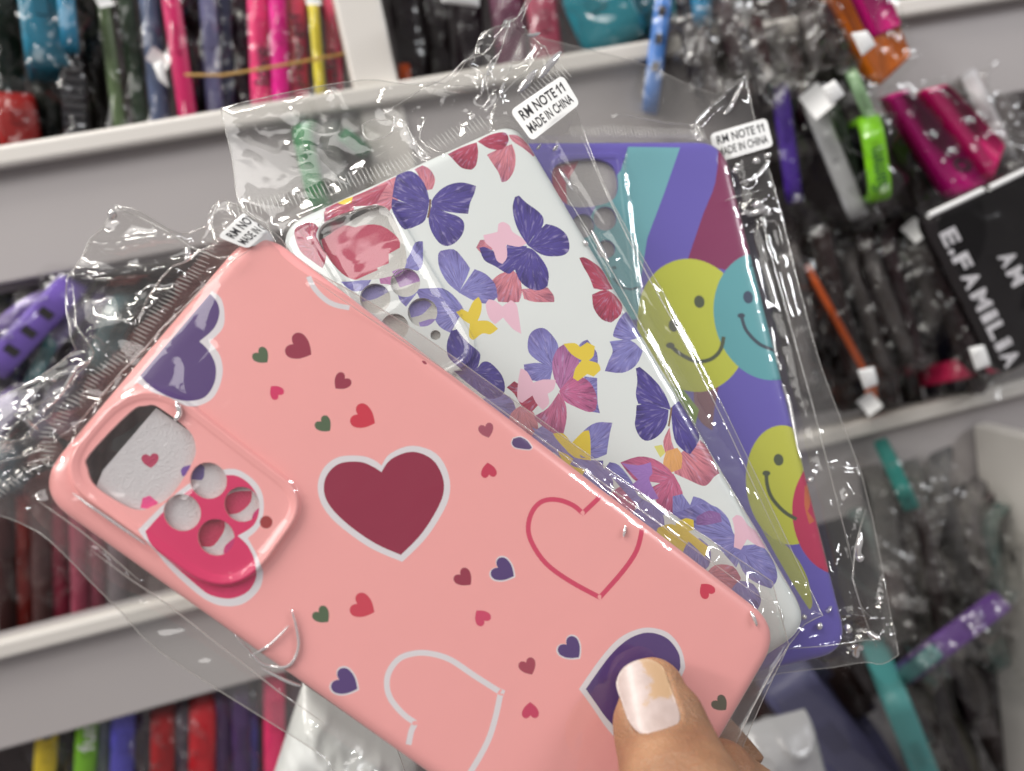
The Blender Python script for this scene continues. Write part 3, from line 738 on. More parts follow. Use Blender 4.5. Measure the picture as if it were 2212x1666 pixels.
# bottom left bin
for i, (u0, v0, u1, w, c, lb, kw) in enumerate([
    (104, 1545, 92, 44, (.80, .60, .03), 'yellow case with a black dot in the bottom left bin', dict(marks=dotmark(.2, .005))),
    (148, 1545, 140, 30, (.03, .025, .025), 'black case between the yellow and lime ones', {}),
    (192, 1520, 178, 44, (.22, .55, .03), 'lime green case with pale writing in the bottom left bin', dict(marks=scribble('fun', .15, .42, mat=M_LABEL))),
    (228, 1530, 222, 32, (.16, .19, .24), 'slate grey case right of the lime one', {}),
    (268, 1505, 262, 48, (.10, .09, .48), 'indigo case in the bottom left bin', {}),
    (312, 1520, 308, 34, (.03, .015, .03), 'dark plum case right of the indigo one', dict(wrap=2.2)),
    (352, 1545, 350, 48, (.42, .015, .018), 'dark red case left of the brighter red one', {}),
    (395, 1530, 398, 30, (.10, .08, .13), 'clear smoky case between the two red ones', dict(wrap=2.2)),
    (438, 1520, 436, 54, (.62, .02, .03), 'bright red case in the bottom left bin', {}),
    (484, 1500, 484, 38, (.10, .05, .15), 'dusky violet case right of the bright red one', {}),
    (520, 1490, 524, 38, (.08, .04, .13), 'dark violet case behind the edge of the pink bag', {}),
    (545, 1530, 548, 24, (.12, .12, .5), 'thin blue case left of the white package', {}),
    (592, 1405, 594, 44, (.85, .05, .17), 'hot pink case glimpsed through the pink case bag', {}),
    (640, 1420, 645, 40, (.08, .07, .09), 'dark case right of the glimpsed hot pink one', {})]):
    slab(u0, v0, u1, 1760, w, c, lb, .012 + .004 * (i % 2), **kw)
# case behind the clear header (green and grey)
slab(640, 255, 690, 470, 44, (.01, .22, .06), 'emerald green case tip seen through the clear header', -.012, yaw=25, wrap=1)
slab(690, 250, 740, 480, 60, (.24, .25, .24), 'grey clear case right of the emerald one', -.008, yaw=15, wrap=1.4)
slab(735, 285, 790, 330, 34, (.01, .16, .06), 'small dark green leaf shaped case end right of the grey one', -.016, wrap=.8)
slab(725, 400, 740, 560, 34, (.55, .08, .16), 'pink case below the emerald one', .0, wrap=.8)
slab(810, 380, 850, 560, 50, (.22, .20, .17), 'beige grey case behind the sealed ridge of the white bag', -.005, wrap=1.2)
# white packages at the bottom
def crumple(c4, label, yo, mat, amp=.006, name='white_package', dome=.02):
    q = [rk(u, v, yo) for u, v in c4]; nrm = (q[1] - q[0]).cross(q[3] - q[0]).normalized()
    if nrm.dot(q[0] - Vector(CAM)) < 0: nrm = -nrm
    nn = 40; vs = []; fs = []; sd_ = random.uniform(0, 99)
    for side in (1, -1):
        for i in range(nn + 1):
            for j in range(nn + 1):
                x, y = i / nn, j / nn; e = (16 * x * (1 - x) * y * (1 - y)) ** .4
                p = q[0] * (1 - x) * (1 - y) + q[1] * x * (1 - y) + q[2] * x * y + q[3] * (1 - x) * y
                k = rough_noise(p, 35, sd_) * amp + rough_noise(p, 90, sd_ + 3) * amp * .4
                vs.append(p - nrm * side * e * (dome * (.3 if side < 0 else 1) + k))
    m = (nn + 1) ** 2
    for s in (0, m):
        fs += [(s + i * (nn + 1) + j, s + i * (nn + 1) + j + 1, s + (i + 1) * (nn + 1) + j + 1, s + (i + 1) * (nn + 1) + j) for i in range(nn) for j in range(nn)]
    o = mesh_obj(name, vs, fs, mat); return tag(o, label, 'package')
M_WP = plain('white_plastic_wrap', (.66, .68, .66), .22, .05, 20, .2, coat=.6)
crumple([(655, 1475), (900, 1640), (900, 1900), (555, 1780)], 'shiny white plastic package at the bottom left of the pink case', -.10, M_WP)
crumple([(1600, 1570), (1740, 1530), (1800, 1780), (1560, 1800)], 'greyish white plastic package beside the thumb at the bottom', -.08, plain('grey_white_wrap', (.42, .42, .42), .3, .06, 20, .2, coat=.4))
crumple([(925, -60), (1040, -60), (1035, 16), (955, 6)], 'folded white tag hanging at the top edge', -.03, M_LABEL, .002, 'paper_tag', .003)
crumple([(330, 140), (352, 130), (365, 190), (345, 175)], 'small white paper curl between the slate blue and raspberry cases', -.0, M_LABEL, .002, 'paper_tag', .003)
# price tags on the right
for c4, lb in (([(1838, 72), (1872, 66), (1892, 98), (1862, 122)], 'white square tag on the orange case'), ([(1775, 190), (1802, 172), (1825, 205), (1795, 228)], 'white square tag above the dark green bagged case'),
               ([(1852, 800), (1888, 792), (1896, 830), (1868, 842)], 'white tag at the foot of the thin orange case'), ([(2092, 752), (2125, 745), (2140, 790), (2108, 800)], 'white tag with faint print on the hot pink case')):
    crumple(c4, lb, -.075, M_LABEL, .001, 'paper_tag', .0015)

# ------------------------------------------------------------------ the pink heart case
PINK = (.98, .42, .41); WHT = (.80, .76, .80)
MAR = (.30, .003, .045); PUR = (.085, .035, .19); HOT = (.72, .02, .13); GRN = (.075, .13, .06); RED = (.66, .02, .055); MA2 = (.33, .02, .06)
dp = []
def D(poly, col, vein=0., root=None): dp.append((poly, col, vein, root))
D(smooth(Z(4, [(880, 785), (865, 830), (960, 890), (1080, 930), (1190, 982), (1300, 955), (1365, 890), (1402, 770), (1385, 660), (1322, 572), (1400, 490), (1414, 400), (1392, 300), (1335, 252)]), 4), WHT)
D(smooth(Z(4, [(882, 783), (950, 855), (1090, 930), (1190, 945), (1290, 920), (1350, 830), (1357, 720), (1310, 625), (1255, 570), (1345, 490), (1381, 400), (1368, 325), (1322, 270)]), 4), PUR)
D(smooth(Z('a', [(800, 1070), (990, 880), (1200, 720), (1430, 645), (1560, 690), (1650, 790), (1672, 920), (1640, 1050), (1560, 1128), (1622, 1240), (1662, 1360), (1640, 1480), (1540, 1580), (1420, 1607), (1300, 1580), (1180, 1500), (1000, 1330), (860, 1150)]), 4), WHT)
D(smooth(Z('a', [(850, 1080), (990, 930), (1200, 765), (1420, 690), (1540, 725), (1620, 820), (1640, 930), (1600, 1040), (1490, 1112), (1560, 1180), (1610, 1290), (1615, 1400), (1560, 1500), (1440, 1552), (1300, 1530), (1200, 1460), (1030, 1310), (900, 1180)]), 4), HOT)
big = smooth([(824, 1020), (845, 992), (890, 976), (933, 992), (956, 1030), (957, 1070), (935, 1117), (905, 1160), (866, 1199), (812, 1175), (760, 1140), (722, 1105), (703, 1075), (700, 1045), (712, 1018), (738, 1000), (778, 998), (805, 1008)], 4)
D(smooth([(824, 1006), (843, 980), (890, 963), (942, 980), (969, 1025), (970, 1075), (946, 1125), (914, 1170), (869, 1214), (806, 1187), (752, 1151), (712, 1115), (691, 1080), (687, 1042), (702, 1008), (733, 987), (780, 985), (808, 994)], 4), WHT)
D(big, MAR)
pb = Z('b', [(20, 680), (250, 350), (450, 130), (650, 25), (820, 5), (1000, 60), (1130, 210), (1185, 400), (1160, 520), (950, 950), (600, 1400), (340, 1130), (180, 900)])
D(smooth(pb, 4), WHT)
D(smooth(Z('b', [(95, 680), (330, 350), (520, 160), (700, 70), (850, 65), (1000, 130), (1110, 270), (1135, 400), (1110, 510), (900, 900), (600, 1300), (330, 1010), (200, 830)]), 4), PUR)
D(ribbon([(1298, 1072), (1259, 1109), (1259, 1109.5), (1238, 1092), (1205, 1080), (1172, 1083), (1150, 1105), (1141, 1140), (1150, 1175), (1180, 1218), (1230, 1255), (1296, 1291), (1296.5, 1290), (1345, 1235), (1375, 1190), (1387, 1145)], 10.5), (.70, .05, .13))
D(ribbon(Z(8, [(455, 1495), (472, 1410), (498, 1358), (497, 1357), (420, 1300), (345, 1210), (318, 1120), (335, 1030), (400, 950), (500, 918), (600, 922), (720, 960), (870, 1060), (1035, 1165), (1035, 1167), (1000, 1330), (950, 1480), (850, 1659), (790, 1740)]), 12.5), WHT)
D(ribbon(Z(4, [(1942, 160), (1975, 230), (2040, 300), (2110, 340), (2200, 358)]), 11), WHT)
for k, n_, t_, c, ol_ in [(4, (1628, 643), (1683, 702), GRN, 0), (4, (1848, 588), (1960, 652), MA2, 0), (4, (1752, 905), (1706, 852), HOT, 0), (4, (2170, 805), (2112, 866), MA2, 0),
        (4, (2022, 1075), (2077, 1134), GRN, 0), (5, (135, 1030), (243, 1085), RED, 0), (5, (938, 1107), (960, 1176), (.40, .08, .13), 0), (5, (962, 1408), (952, 1333), (.62, .03, .09), 0),
        (8, (782, 425), (846, 487), MA2, 0), (8, (1018, 380), (1118, 433), PUR, 1), (8, (132, 607), (240, 660), (.66, .04, .08), 0), (8, (932, 712), (882, 650), (.68, .05, .14), 0),
        (8, (1450, 865), (1527, 945), PUR, 1), (8, (1195, 978), (1232, 1053), (.40, .05, .09), 0), (8, (1222, 1308), (1220, 1226), (.62, .04, .12), 0), (8, (18, 1085), (133, 1143), PUR, 1),
        (7, (2008, 660), (2066, 722), GRN, 0), (9, (228, 542), (180, 482), (.68, .03, .08), 0), (9, (282, 1218), (336, 1275), (.11, .10, .065), 0)]:
    (a0, a1), (b0, b1) = Z(k, [n_, t_])
    h = heart((a0, a1), (b0, b1))
    if ol_: D([tuple(np.array(heart((a0, a1), (b0, b1)))[i] + (np.array(h[i]) - np.mean(h, 0)) * .13) for i in range(len(h))], WHT)
    D(h, c)
blob = smooth(Z(5, [(1105, 1210), (1115, 1182), (1160, 1172), (1205, 1197), (1232, 1237), (1215, 1250), (1160, 1245), (1122, 1235)]), 3)
D(offset(blob, 2), WHT); D(blob, (.10, .05, .18))
D(ell((917, 783), 6, 3, 35), MA2)
hole_big = smooth(Z('a', [(440, 640), (455, 545), (740, 250), (850, 207), (935, 215), (1130, 360), (1192, 460), (1182, 590), (1030, 830), (900, 905), (820, 932), (710, 905), (500, 770)]), 4, True, 80)
holes = [hole_big] + [ell(Z('a', [c])[0], r * .309, r * .309 * .96, 38, 40) for c, r in (((1287, 728), 130), ((1105, 950), 132), ((1520, 893), 125), ((1340, 1122), 130))]
D(ell(Z('a', [(1688, 1017)])[0], 13.5, 13.5), (.36, .03, .03))
bumpq = Z('a', [(810, -87), (2020, 852), (1468, 1625), (179, 683)])
pcase, pol, ph = build_case(FP, [(549, 478), (1702, 1361), (1345, 1975), (56, 1057)], 9.5, PINK, dp, holes, (bumpq, [15, 8, 13, 10], 1.25), 'pink phone case printed with big and small hearts, held by the thumb', None, wall_z=-.1)
# recessed microphone dot
foam_p = Z('a', [(915, 222), (1900, 900), (1500, 1480), (470, 830), (545, 655)])
fl = []
fl.append((heart(*Z('a', [(872, 560), (880, 640)]), 1.15), (.45, .02, .09)))
fl.append((smooth(Z('a', [(805, 920), (820, 850), (870, 832), (930, 880), (890, 925)]), 3), (.72, .05, .25)))
fl.append((smooth(Z('a', [(1088, 660), (1110, 630), (1190, 615), (1190, 560), (1260, 650), (1100, 700)]), 3), (.14, .06, .36)))
fl.append((smooth(Z('a', [(1165, 700), (1180, 620), (1250, 625), (1252, 690), (1235, 725), (1160, 720)]), 3), (.12, .08, .28)))
fl.append((smooth(Z('a', [(1390, 960), (1400, 850), (1470, 805), (1585, 800), (1575, 880), (1500, 950), (1420, 965)]), 3), (.55, .02, .10)))
fl.append((smooth(Z('a', [(1580, 1010), (1600, 950), (1660, 900), (1660, 1010)]), 3), (.5, .02, .18)))
fl.append((smooth(Z('a', [(1200, 1190), (1200, 1050), (1280, 1000), (1395, 1005), (1390, 1080), (1320, 1180), (1260, 1190)]), 3), (.50, .015, .08)))
fl.append((smooth(Z('a', [(1385, 1235), (1400, 1180), (1470, 1120), (1480, 1200), (1430, 1240)]), 3), (.5, .02, .18)))
sheet(FP, foam_p, -.35, (.60, .58, .60), fl, label='sparkly pale foam sheet with a small heart, inside the pink case')

# ------------------------------------------------------------------ the white butterfly case
B = (.085, .062, .36); LL = (.27, .27, .66); R_ = (.52, .055, .12); K = (.78, .27, .33); PK = (.82, .52, .64); YL = (.78, .60, .045); VV = (.55, .20, .45); WB = (.74, .79, .79)
dw = []
def BW(k, col, vein, root, pts, n=3): dw.append((smooth(Z(k, pts), n), col, vein, None if root is None else Z(k, [root])[0]))
V1 = 1.0
for (u_, v_), c_, a_ in (((1075, 880), LL, 20), ((1130, 915), K, 80), ((1180, 950), LL, 140), ((1235, 1000), YL, 10), ((1290, 1040), LL, 60), ((1345, 1085), (.66, .18, .34), 120), ((1400, 1125), LL, 200), ((1450, 1165), YL, 40), ((1505, 1200), LL, 100), ((1560, 1250), K, 10), ((1610, 1290), LL, 70)):
    q_ = math.radians(a_); w_ = [(-38, 0), (-20, -26), (18, -30), (40, -8), (30, 20), (0, 30), (-26, 22)]
    dw.append((smooth([(u_ + x * math.cos(q_) - y * math.sin(q_), v_ + x * math.sin(q_) + y * math.cos(q_)) for x, y in w_], 3), c_, 0. if c_ is YL else 1., (u_ - 38 * math.cos(q_), v_ - 38 * math.sin(q_))))
BW(2, K, V1, (380, 1230), [(-80, 1330), (60, 1260), (200, 1190), (370, 1105), (400, 1230), (330, 1345), (250, 1290), (150, 1290), (0, 1360), (-70, 1420)])
BW(2, R_, V1, (300, 1180), [(-60, 1310), (120, 1225), (240, 1180), (330, 1150), (280, 1230), (230, 1300), (120, 1300), (-20, 1370)])
BW(1, R_, V1, (2200, 1260), [(2045, 1305), (2120, 1268), (2212, 1240), (2230, 1330), (2120, 1380), (2050, 1400)])
BW(1, R_, V1, (1990, 1560), [(1852, 1470), (1880, 1415), (1960, 1395), (2010, 1440), (1995, 1500), (2060, 1600), (2030, 1690), (1960, 1640), (1890, 1580)])
BW(2, YL, 0, None, [(5, 1272), (50, 1245), (102, 1232), (95, 1275), (45, 1287)])
BW(2, K, V1, (560, 1250), [(490, 1062), (540, 1035), (592, 1070), (622, 1130), (605, 1192), (560, 1200), (520, 1110)])
BW(2, B, V1, (585, 1275), [(378, 1090), (450, 1067), (520, 1110), (565, 1180), (588, 1270), (560, 1295), (460, 1285), (352, 1240), (365, 1160)])
BW(2, B, V1, (590, 1330), [(585, 1275), (470, 1285), (352, 1250), (350, 1320), (400, 1420), (430, 1452), (500, 1425), (560, 1385)])
BW(2, B, V1, (595, 1275), [(600, 1265), (650, 1200), (720, 1160), (800, 1150), (880, 1172), (868, 1220), (842, 1280), (830, 1347), (760, 1342), (680, 1330), (605, 1310)])
BW(2, B, V1, (590, 1330), [(598, 1300), (700, 1340), (770, 1365), (803, 1402), (800, 1460), (760, 1520), (700, 1550), (648, 1530), (600, 1460), (580, 1380)])
dw.append((ribbon(Z(2, [(592, 1255), (588, 1310), (576, 1372)]), 4), (.16, .08, .05), 0, None))
BW(2, K, V1, (1090, 880), [(948, 975), (1030, 935), (1105, 908), (1128, 980), (1120, 1070), (1080, 1135), (1040, 1148), (1022, 1090), (990, 1040)])
BW(2, R_, V1, (885, 898), [(700, 965), (790, 920), (884, 893), (893, 960), (880, 1040), (850, 1070), (790, 1058), (740, 1010)])
BW(2, R_, V1, (885, 892), [(888, 888), (960, 845), (1050, 830), (1082, 860), (1080, 900), (1040, 942), (960, 935)])
BW(2, K, V1, (1090, 850), [(1085, 850), (1140, 850), (1200, 890), (1252, 962), (1240, 980), (1180, 935), (1110, 890)])
BW(2, K, V1, (980, 1570), [(880, 1560), (905, 1512), (950, 1515), (985, 1570), (920, 1605)])
BW(5, K, V1, (1140, 80), [(975, 190), (1030, 145), (1110, 120), (1155, 170), (1168, 260), (1150, 322), (1090, 325), (1020, 320), (990, 250)])
BW(5, K, V1, (1165, 230), [(1165, 240), (1182, 302), (1250, 322), (1372, 322), (1368, 280), (1330, 230), (1250, 235)])
BW(5, B, V1, (1220, -20), [(900, -20), (935, -25), (980, -5), (1060, 20), (1075, -40), (1200, -30), (1180, 60), (1110, 130), (1075, 142), (1000, 97), (930, 57)])
BW(2, B, V1, (1205, 1548), [(1110, 1300), (1125, 1240), (1150, 1232), (1200, 1280), (1270, 1330), (1305, 1380), (1290, 1440), (1240, 1490), (1205, 1545), (1150, 1460), (1120, 1380)])
BW(2, B, V1, (1215, 1555), [(1205, 1545), (1250, 1480), (1320, 1410), (1390, 1430), (1450, 1480), (1468, 1560), (1440, 1603), (1370, 1615), (1290, 1603)])
BW(5, B, V1, (1225, -20), [(1105, 60), (1180, -20), (1235, -10), (1300, 60), (1337, 140), (1330, 222), (1280, 248), (1210, 235), (1150, 180)])
BW(2, PK, 0, None, [(1015, 1460), (1020, 1410), (1050, 1398), (1090, 1420), (1110, 1460), (1170, 1500), (1198, 1532), (1150, 1555), (1070, 1540), (1075, 1620), (1045, 1662), (1010, 1640), (985, 1570), (940, 1530), (925, 1480), (970, 1472)])
BW(5, LL, V1, (790, 265), [(640, 30), (655, 0), (740, -10), (800, 50), (842, 110), (820, 170), (772, 262), (700, 200), (650, 110)])
BW(5, LL, V1, (770, 265), [(770, 262), (840, 160), (870, 115), (940, 145), (1000, 210), (1015, 290), (960, 330), (880, 320)])
BW(5, LL, V1, (800, 380), [(500, 245), (600, 238), (700, 250), (780, 330), (805, 380), (770, 430), (720, 520), (650, 480), (600, 400), (540, 330)])
BW(5, LL, V1, (440, 120), [(330, 150), (380, 90), (450, 50), (500, -50), (545, -60), (545, 90), (510, 130), (430, 118)])
BW(5, VV, .6, (380, 240), [(270, 170), (330, 130), (390, 150), (402, 240), (330, 215), (280, 212)])
BW(5, LL, V1, (520, 250), [(380, 230), (450, 240), (522, 252), (440, 355), (398, 310)])
BW(5, LL, V1, (240, 160), [(30, 200), (150, 190), (240, 160), (180, 245), (100, 255)])
BW(5, PK, 0, None, [(940, 340), (960, 305), (1000, 315), (1045, 350), (1100, 310), (1135, 340), (1150, 420), (1165, 522), (1110, 490), (1050, 420), (1000, 462), (960, 420)])
BW(5, YL, 0, None, [(755, 390), (790, 365), (830, 385), (860, 320), (895, 290), (915, 330), (910, 390), (890, 440), (960, 442), (1018, 490), (970, 525), (920, 520), (860, 566), (835, 540), (840, 460), (790, 430)])
BW(5, B, V1, (850, 770), [(697, 640), (700, 570), (725, 505), (760, 497), (805, 555), (850, 600), (902, 640), (902, 690), (880, 740), (800, 760), (720, 690)])
BW(5, B, V1, (850, 770), [(875, 742), (920, 700), (970, 705), (1040, 780), (1062, 860), (1040, 912), (960, 930), (860, 860), (740, 760)])
BW(5, LL, V1, (1365, 740), [(1207, 560), (1230, 510), (1280, 485), (1330, 500), (1392, 580), (1395, 650), (1362, 740), (1280, 700), (1212, 640)])
BW(5, LL, V1, (1362, 740), [(1180, 715), (1280, 705), (1362, 740), (1345, 822), (1230, 815), (1190, 770)])
BW(5, LL, V1, (1480, 700), [(1530, 590), (1580, 558), (1640, 640), (1645, 720), (1590, 710), (1500, 700)])
BW(5, LL, V1, (1480, 880), [(1560, 790), (1642, 800), (1645, 950), (1660, 1022), (1600, 1012)])
BW(5, R_, V1, (1290, 900), [(1072, 860), (1120, 820), (1180, 850), (1260, 830), (1290, 950), (1232, 1012), (1170, 980), (1120, 900)])
BW(5, VV, V1, (1405, 885), [(1360, 700), (1390, 620), (1430, 590), (1500, 620), (1530, 720), (1500, 800), (1410, 875), (1370, 800)])
BW(5, (.66, .16, .36), V1, (1405, 885), [(1402, 882), (1490, 790), (1560, 800), (1612, 850), (1642, 930), (1632, 1002), (1590, 1015), (1500, 980), (1430, 940)])
BW(5, (.66, .18, .34), V1, (1400, 890), [(1400, 892), (1442, 960), (1450, 1050), (1430, 1152), (1370, 1150), (1270, 1080), (1245, 1040), (1330, 990)])
BW(5, YL, 0, None, [(1430, 585), (1500, 580), (1535, 605), (1580, 575), (1627, 600), (1620, 660), (1590, 690), (1650, 710), (1664, 750), (1620, 792), (1580, 775), (1520, 820), (1490, 800), (1505, 740), (1545, 690), (1480, 650)])
BW(5, PK, 0, None, [(1145, 820), (1160, 740), (1200, 760), (1240, 830), (1300, 810), (1382, 812), (1370, 870), (1330, 900), (1340, 960), (1300, 1002), (1260, 960), (1235, 910), (1170, 957), (1140, 930)])
BW(5, R_, V1, (1745, 240), [(1530, 45), (1560, 40), (1620, 70), (1680, 110), (1712, 170), (1745, 235), (1690, 247), (1620, 237), (1590, 160), (1555, 100)])
BW(5, R_, V1, (1745, 240), [(1610, 275), (1690, 245), (1752, 270), (1802, 330), (1790, 400), (1730, 452), (1670, 430), (1620, 360)])
BW(5, LL, V1, (1925, 560), [(1743, 520), (1780, 430), (1830, 375), (1890, 440), (1935, 530), (1850, 562), (1760, 547)])
BW(5, LL, V1, (1925, 570), [(1720, 570), (1850, 562), (1930, 630), (1885, 722), (1800, 768), (1690, 757), (1715, 690), (1740, 630)])
BW(5, K, V1, (2110, 1050), [(2058, 1200), (2098, 1110), (2125, 1240), (2212, 1290), (2205, 1395), (2140, 1392), (2080, 1290)])
BW(6, K, V1, (0, 1200), [(30, 1290), (180, 1190), (232, 1240), (300, 1400), (262, 1422), (230, 1462), (190, 1480), (100, 1442), (10, 1400)])
BW(6, (.82, .42, .14), .3, (0, 1200), [(-40, 1260), (30, 1240), (60, 1290), (55, 1370), (-20, 1400), (-60, 1340)])
BW(5, (.70, .68, .18), 0, None, [(2000, 1230), (2050, 1220), (2072, 1270), (2040, 1302)])
BW(5, B, V1, (2105, 995), [(1885, 740), (1910, 730), (1980, 790), (2050, 870), (2095, 960), (2103, 1000), (2030, 982), (1900, 962), (1885, 900), (1895, 820)])
BW(5, B, V1, (2105, 1000), [(1890, 972), (1960, 965), (2092, 1000), (2080, 1090), (2030, 1162), (1960, 1196), (1910, 1170), (1880, 1100), (1885, 1040)])
BW(6, B, V1, (-10, 1000), [(-8, 1005), (20, 960), (50, 940), (140, 1030), (178, 1120), (165, 1200), (110, 1280), (60, 1250), (10, 1180)])
dw.append((ribbon(Z(5, [(2110, 985), (2103, 1040), (2092, 1105)]), 4), (.2, .12, .06), 0, None))
BW(5, LL, V1, (1530, 1280), [(1500, 1220), (1560, 1130), (1640, 1080), (1738, 1082), (1720, 1160), (1702, 1280), (1620, 1310), (1540, 1300)])
BW(5, LL, V1, (1400, 1200), [(1230, 1110), (1380, 1180), (1500, 1300), (1680, 1320), (1680, 1380), (1500, 1360), (1350, 1250)])
BW(5, YL, 0, None, [(1363, 1150), (1430, 1150), (1480, 1212), (1550, 1140), (1590, 1130), (1600, 1190), (1602, 1322), (1530, 1282), (1450, 1252), (1390, 1190)])
BW(5, YL, 0, None, [(1395, 1260), (1440, 1275), (1492, 1310), (1470, 1345), (1420, 1310)])
BW(5, LL, V1, (2000, 1500), [(1690, 1370), (1720, 1330), (1780, 1350), (1860, 1450), (1900, 1540), (2000, 1600), (2100, 1660), (1950, 1650), (1800, 1500)])
BW(5, (.70, .16, .32), V1, (2130, 1430), [(1788, 1332), (1900, 1295), (2000, 1310), (2090, 1370), (2132, 1432), (2060, 1462), (1950, 1450), (1890, 1452), (1830, 1390)])
BW(5, (.70, .16, .32), V1, (2120, 1420), [(2120, 1400), (2180, 1520), (2172, 1640), (2100, 1660), (2020, 1590), (1978, 1490), (2060, 1450)])
BW(5, (.38, .20, .60), .3, (2000, 1400), [(1795, 1335), (1900, 1350), (1980, 1330), (1990, 1400), (1970, 1440), (2030, 1560), (1960, 1560), (1850, 1480), (1900, 1440)])
BW(6, LL, V1, (60, 1659), [(0, 1545), (60, 1530), (110, 1600), (130, 1545), (200, 1570), (330, 1665), (100, 1690), (0, 1660)])
BW(9, LL, V1, (440, 200), [(0, 40), (60, 20), (180, -20), (280, 0), (350, 70), (382, 160), (440, 260), (400, 380), (330, 300), (240, 200), (120, 130)])
BW(9, LL, V1, (440, 280), [(385, 250), (450, 240), (560, 240), (640, 330), (662, 440), (620, 512), (520, 472), (440, 400)])
BW(9, (.30, .14, .42), .6, (300, 100), [(150, 60), (230, 20), (300, 40), (310, 90), (220, 110), (150, 110)])
BW(9, PK, 0, None, [(375, 70), (400, 48), (440, 60), (480, 115), (545, 160), (600, 262), (530, 240), (470, 200), (430, 267), (385, 250), (390, 150)])
BW(9, YL, 0, None, [(20, 100), (80, 68), (132, 80), (135, 140), (100, 152), (240, 260), (200, 312), (120, 230), (20, 160)])
wh_big = smooth([(688, 515), (705, 482), (760, 458), (812, 446), (842, 458), (865, 505), (879, 558), (868, 590), (838, 600), (790, 607), (750, 600), (712, 562)], 4, True, 80)
holes = [wh_big] + [ell(c, r, r * .97, 0, 36) for c, r in (((876, 612), 32), ((811, 646), 33), ((913, 676), 32), ((853, 708), 30), ((941, 725), 11))]
wcase, wol, whh = build_case(FW, [(1114, 253), (1762, 1352), (1190, 1740), (590, 490)], [7.5, 8, 9, 9], WB, dw, holes, ([(652, 488), (842, 430), (1050, 770), (880, 870)], [6, 6, 8, 6], .9), 'white phone case printed with blue, pink and yellow butterflies, middle of the fan', None, side_col=(.78, .78, .76))
fw_dec = [(smooth(Z(1, [(2020, 1500), (2150, 1420), (2260, 1440), (2300, 1560), (2380, 1700), (2200, 1780), (2080, 1700)]), 3), (.45, .04, .09)),
          (smooth(Z(2, [(0, 1500), (140, 1425), (280, 1420), (390, 1500), (400, 1560), (330, 1600), (330, 1659), (200, 1700), (0, 1700)]), 3), (.48, .05, .11)),
          (smooth(Z(5, [(350, 130), (420, 110), (520, 140), (530, 190), (400, 230)]), 3), (.36, .18, .45)),
          (smooth(Z(5, [(160, 230), (250, 210), (340, 250), (250, 300), (160, 320)]), 3), (.24, .22, .48)),
          (smooth(Z(5, [(450, 330), (560, 310), (600, 340), (540, 400), (470, 420)]), 3), (.27, .24, .55)),
          (smooth(Z(5, [(520, 450), (590, 430), (650, 430), (600, 480), (530, 490)]), 3), (.27, .2, .5))]
sheet(FW, [(690, 520), (770, 470), (850, 430), (1010, 740), (900, 800), (740, 640)], -.95, (.56, .56, .54), fw_dec, label='sparkly pale foam sheet printed with red petals, inside the white butterfly case')

# ------------------------------------------------------------------ the purple smiley case
VB = (.135, .105, .50); TL = (.17, .46, .52); YG = (.58, .62, .055); OL = (.075, .095, .05)
dv = []
def DV(poly, col): dv.append((poly, col, 0., None))
DV([(1357, 317), (1469, 319), (1433, 422), (1398, 515), (1385, 600), (1380, 690), (1330, 700), (1240, 540), (1290, 440), (1340, 370)], TL)
DV(smooth([(1555, 300), (1600, 300), (1650, 560), (1600, 590), (1484, 566), (1520, 460), (1545, 395)], 3, True, 20), (.24, .012, .10))
DV(smooth(Z(6, [(130, 860), (290, 850), (262, 1000), (250, 1130), (180, 1080), (140, 990)]), 3), (.26, .09, .13))
DV([(1300, 560), (1345, 690), (1400, 745), (1510, 885), (1500, 925), (1420, 800), (1330, 660)], (.25, .40, .03))
DV(ell((1496, 703), 119, 145, -12, 56), YG)
DV(ell((1656, 683), 113, 140, -14, 56), (.11, .40, .45))
DV(ell((1700, 1048), 88, 130, -8, 50), (.58, .60, .06))
DV(ell((1800, 1115), 88, 125, -8, 50), (.55, .02, .10))
DV(smooth(Z(6, [(835, 1480), (870, 1470), (880, 1560), (850, 1640), (900, 1700), (860, 1720), (830, 1600)]), 3), (.62, .14, .05))
DV(smooth(Z(9, [(500, 20), (590, 170), (700, 225), (790, 330), (850, 450), (880, 600), (862, 645), (780, 520), (650, 300)]), 3), (.42, .45, .05))
for k, c, rx, ry in ((6, (168, 320), 33, 40), (6, (5, 470), 30, 40), (6, (475, 292), 31, 40), (6, (667, 1315), 31, 38)):
    q = Z(k, [c])[0]; DV(ell(q, rx * .343, ry * .343, -10, 20), OL if c[0] != 475 else (.03, .06, .12))
def mouth(k, pts, w, col, knob):
    DV(ribbon(Z(k, pts), w), col); DV(ell(Z(k, [knob])[0], w * 1.1, w * .75, 0, 16), col)
mouth(6, [(-10, 600), (50, 650), (150, 695), (240, 682), (300, 625), (322, 540)], 8.5, OL, (-15, 595))
mouth(6, [(432, 405), (458, 490), (520, 565), (590, 608), (700, 628)], 7.5, (.03, .055, .09), (432, 408))
mouth(6, [(590, 1400), (595, 1470), (625, 1555), (700, 1640), (780, 1690)], 8, OL, (590, 1400))
mouth(5, [(1740, 175), (1790, 230), (1850, 245), (1900, 235)], 5, (.06, .16, .2), (1745, 110))
holes = [smooth([(1195, 365), (1240, 348), (1290, 346), (1322, 360), (1334, 395), (1326, 430), (1290, 446), (1235, 448), (1200, 420)], 4, True, 90), ell((1306, 474), 25, 26), ell((1258, 490), 25, 26), ell((1308, 540), 20, 20)]
vcase, vol, vh = build_case(FV, [(1566, 300), (1843, 1408), (1290, 1540), (1066, 302)], 9, VB, dv, holes, ([(1190, 335), (1345, 330), (1390, 700), (1230, 700)], [4, 4, 5, 5], .9), 'violet phone case with yellow and teal smiling faces, rearmost of the fan', None)
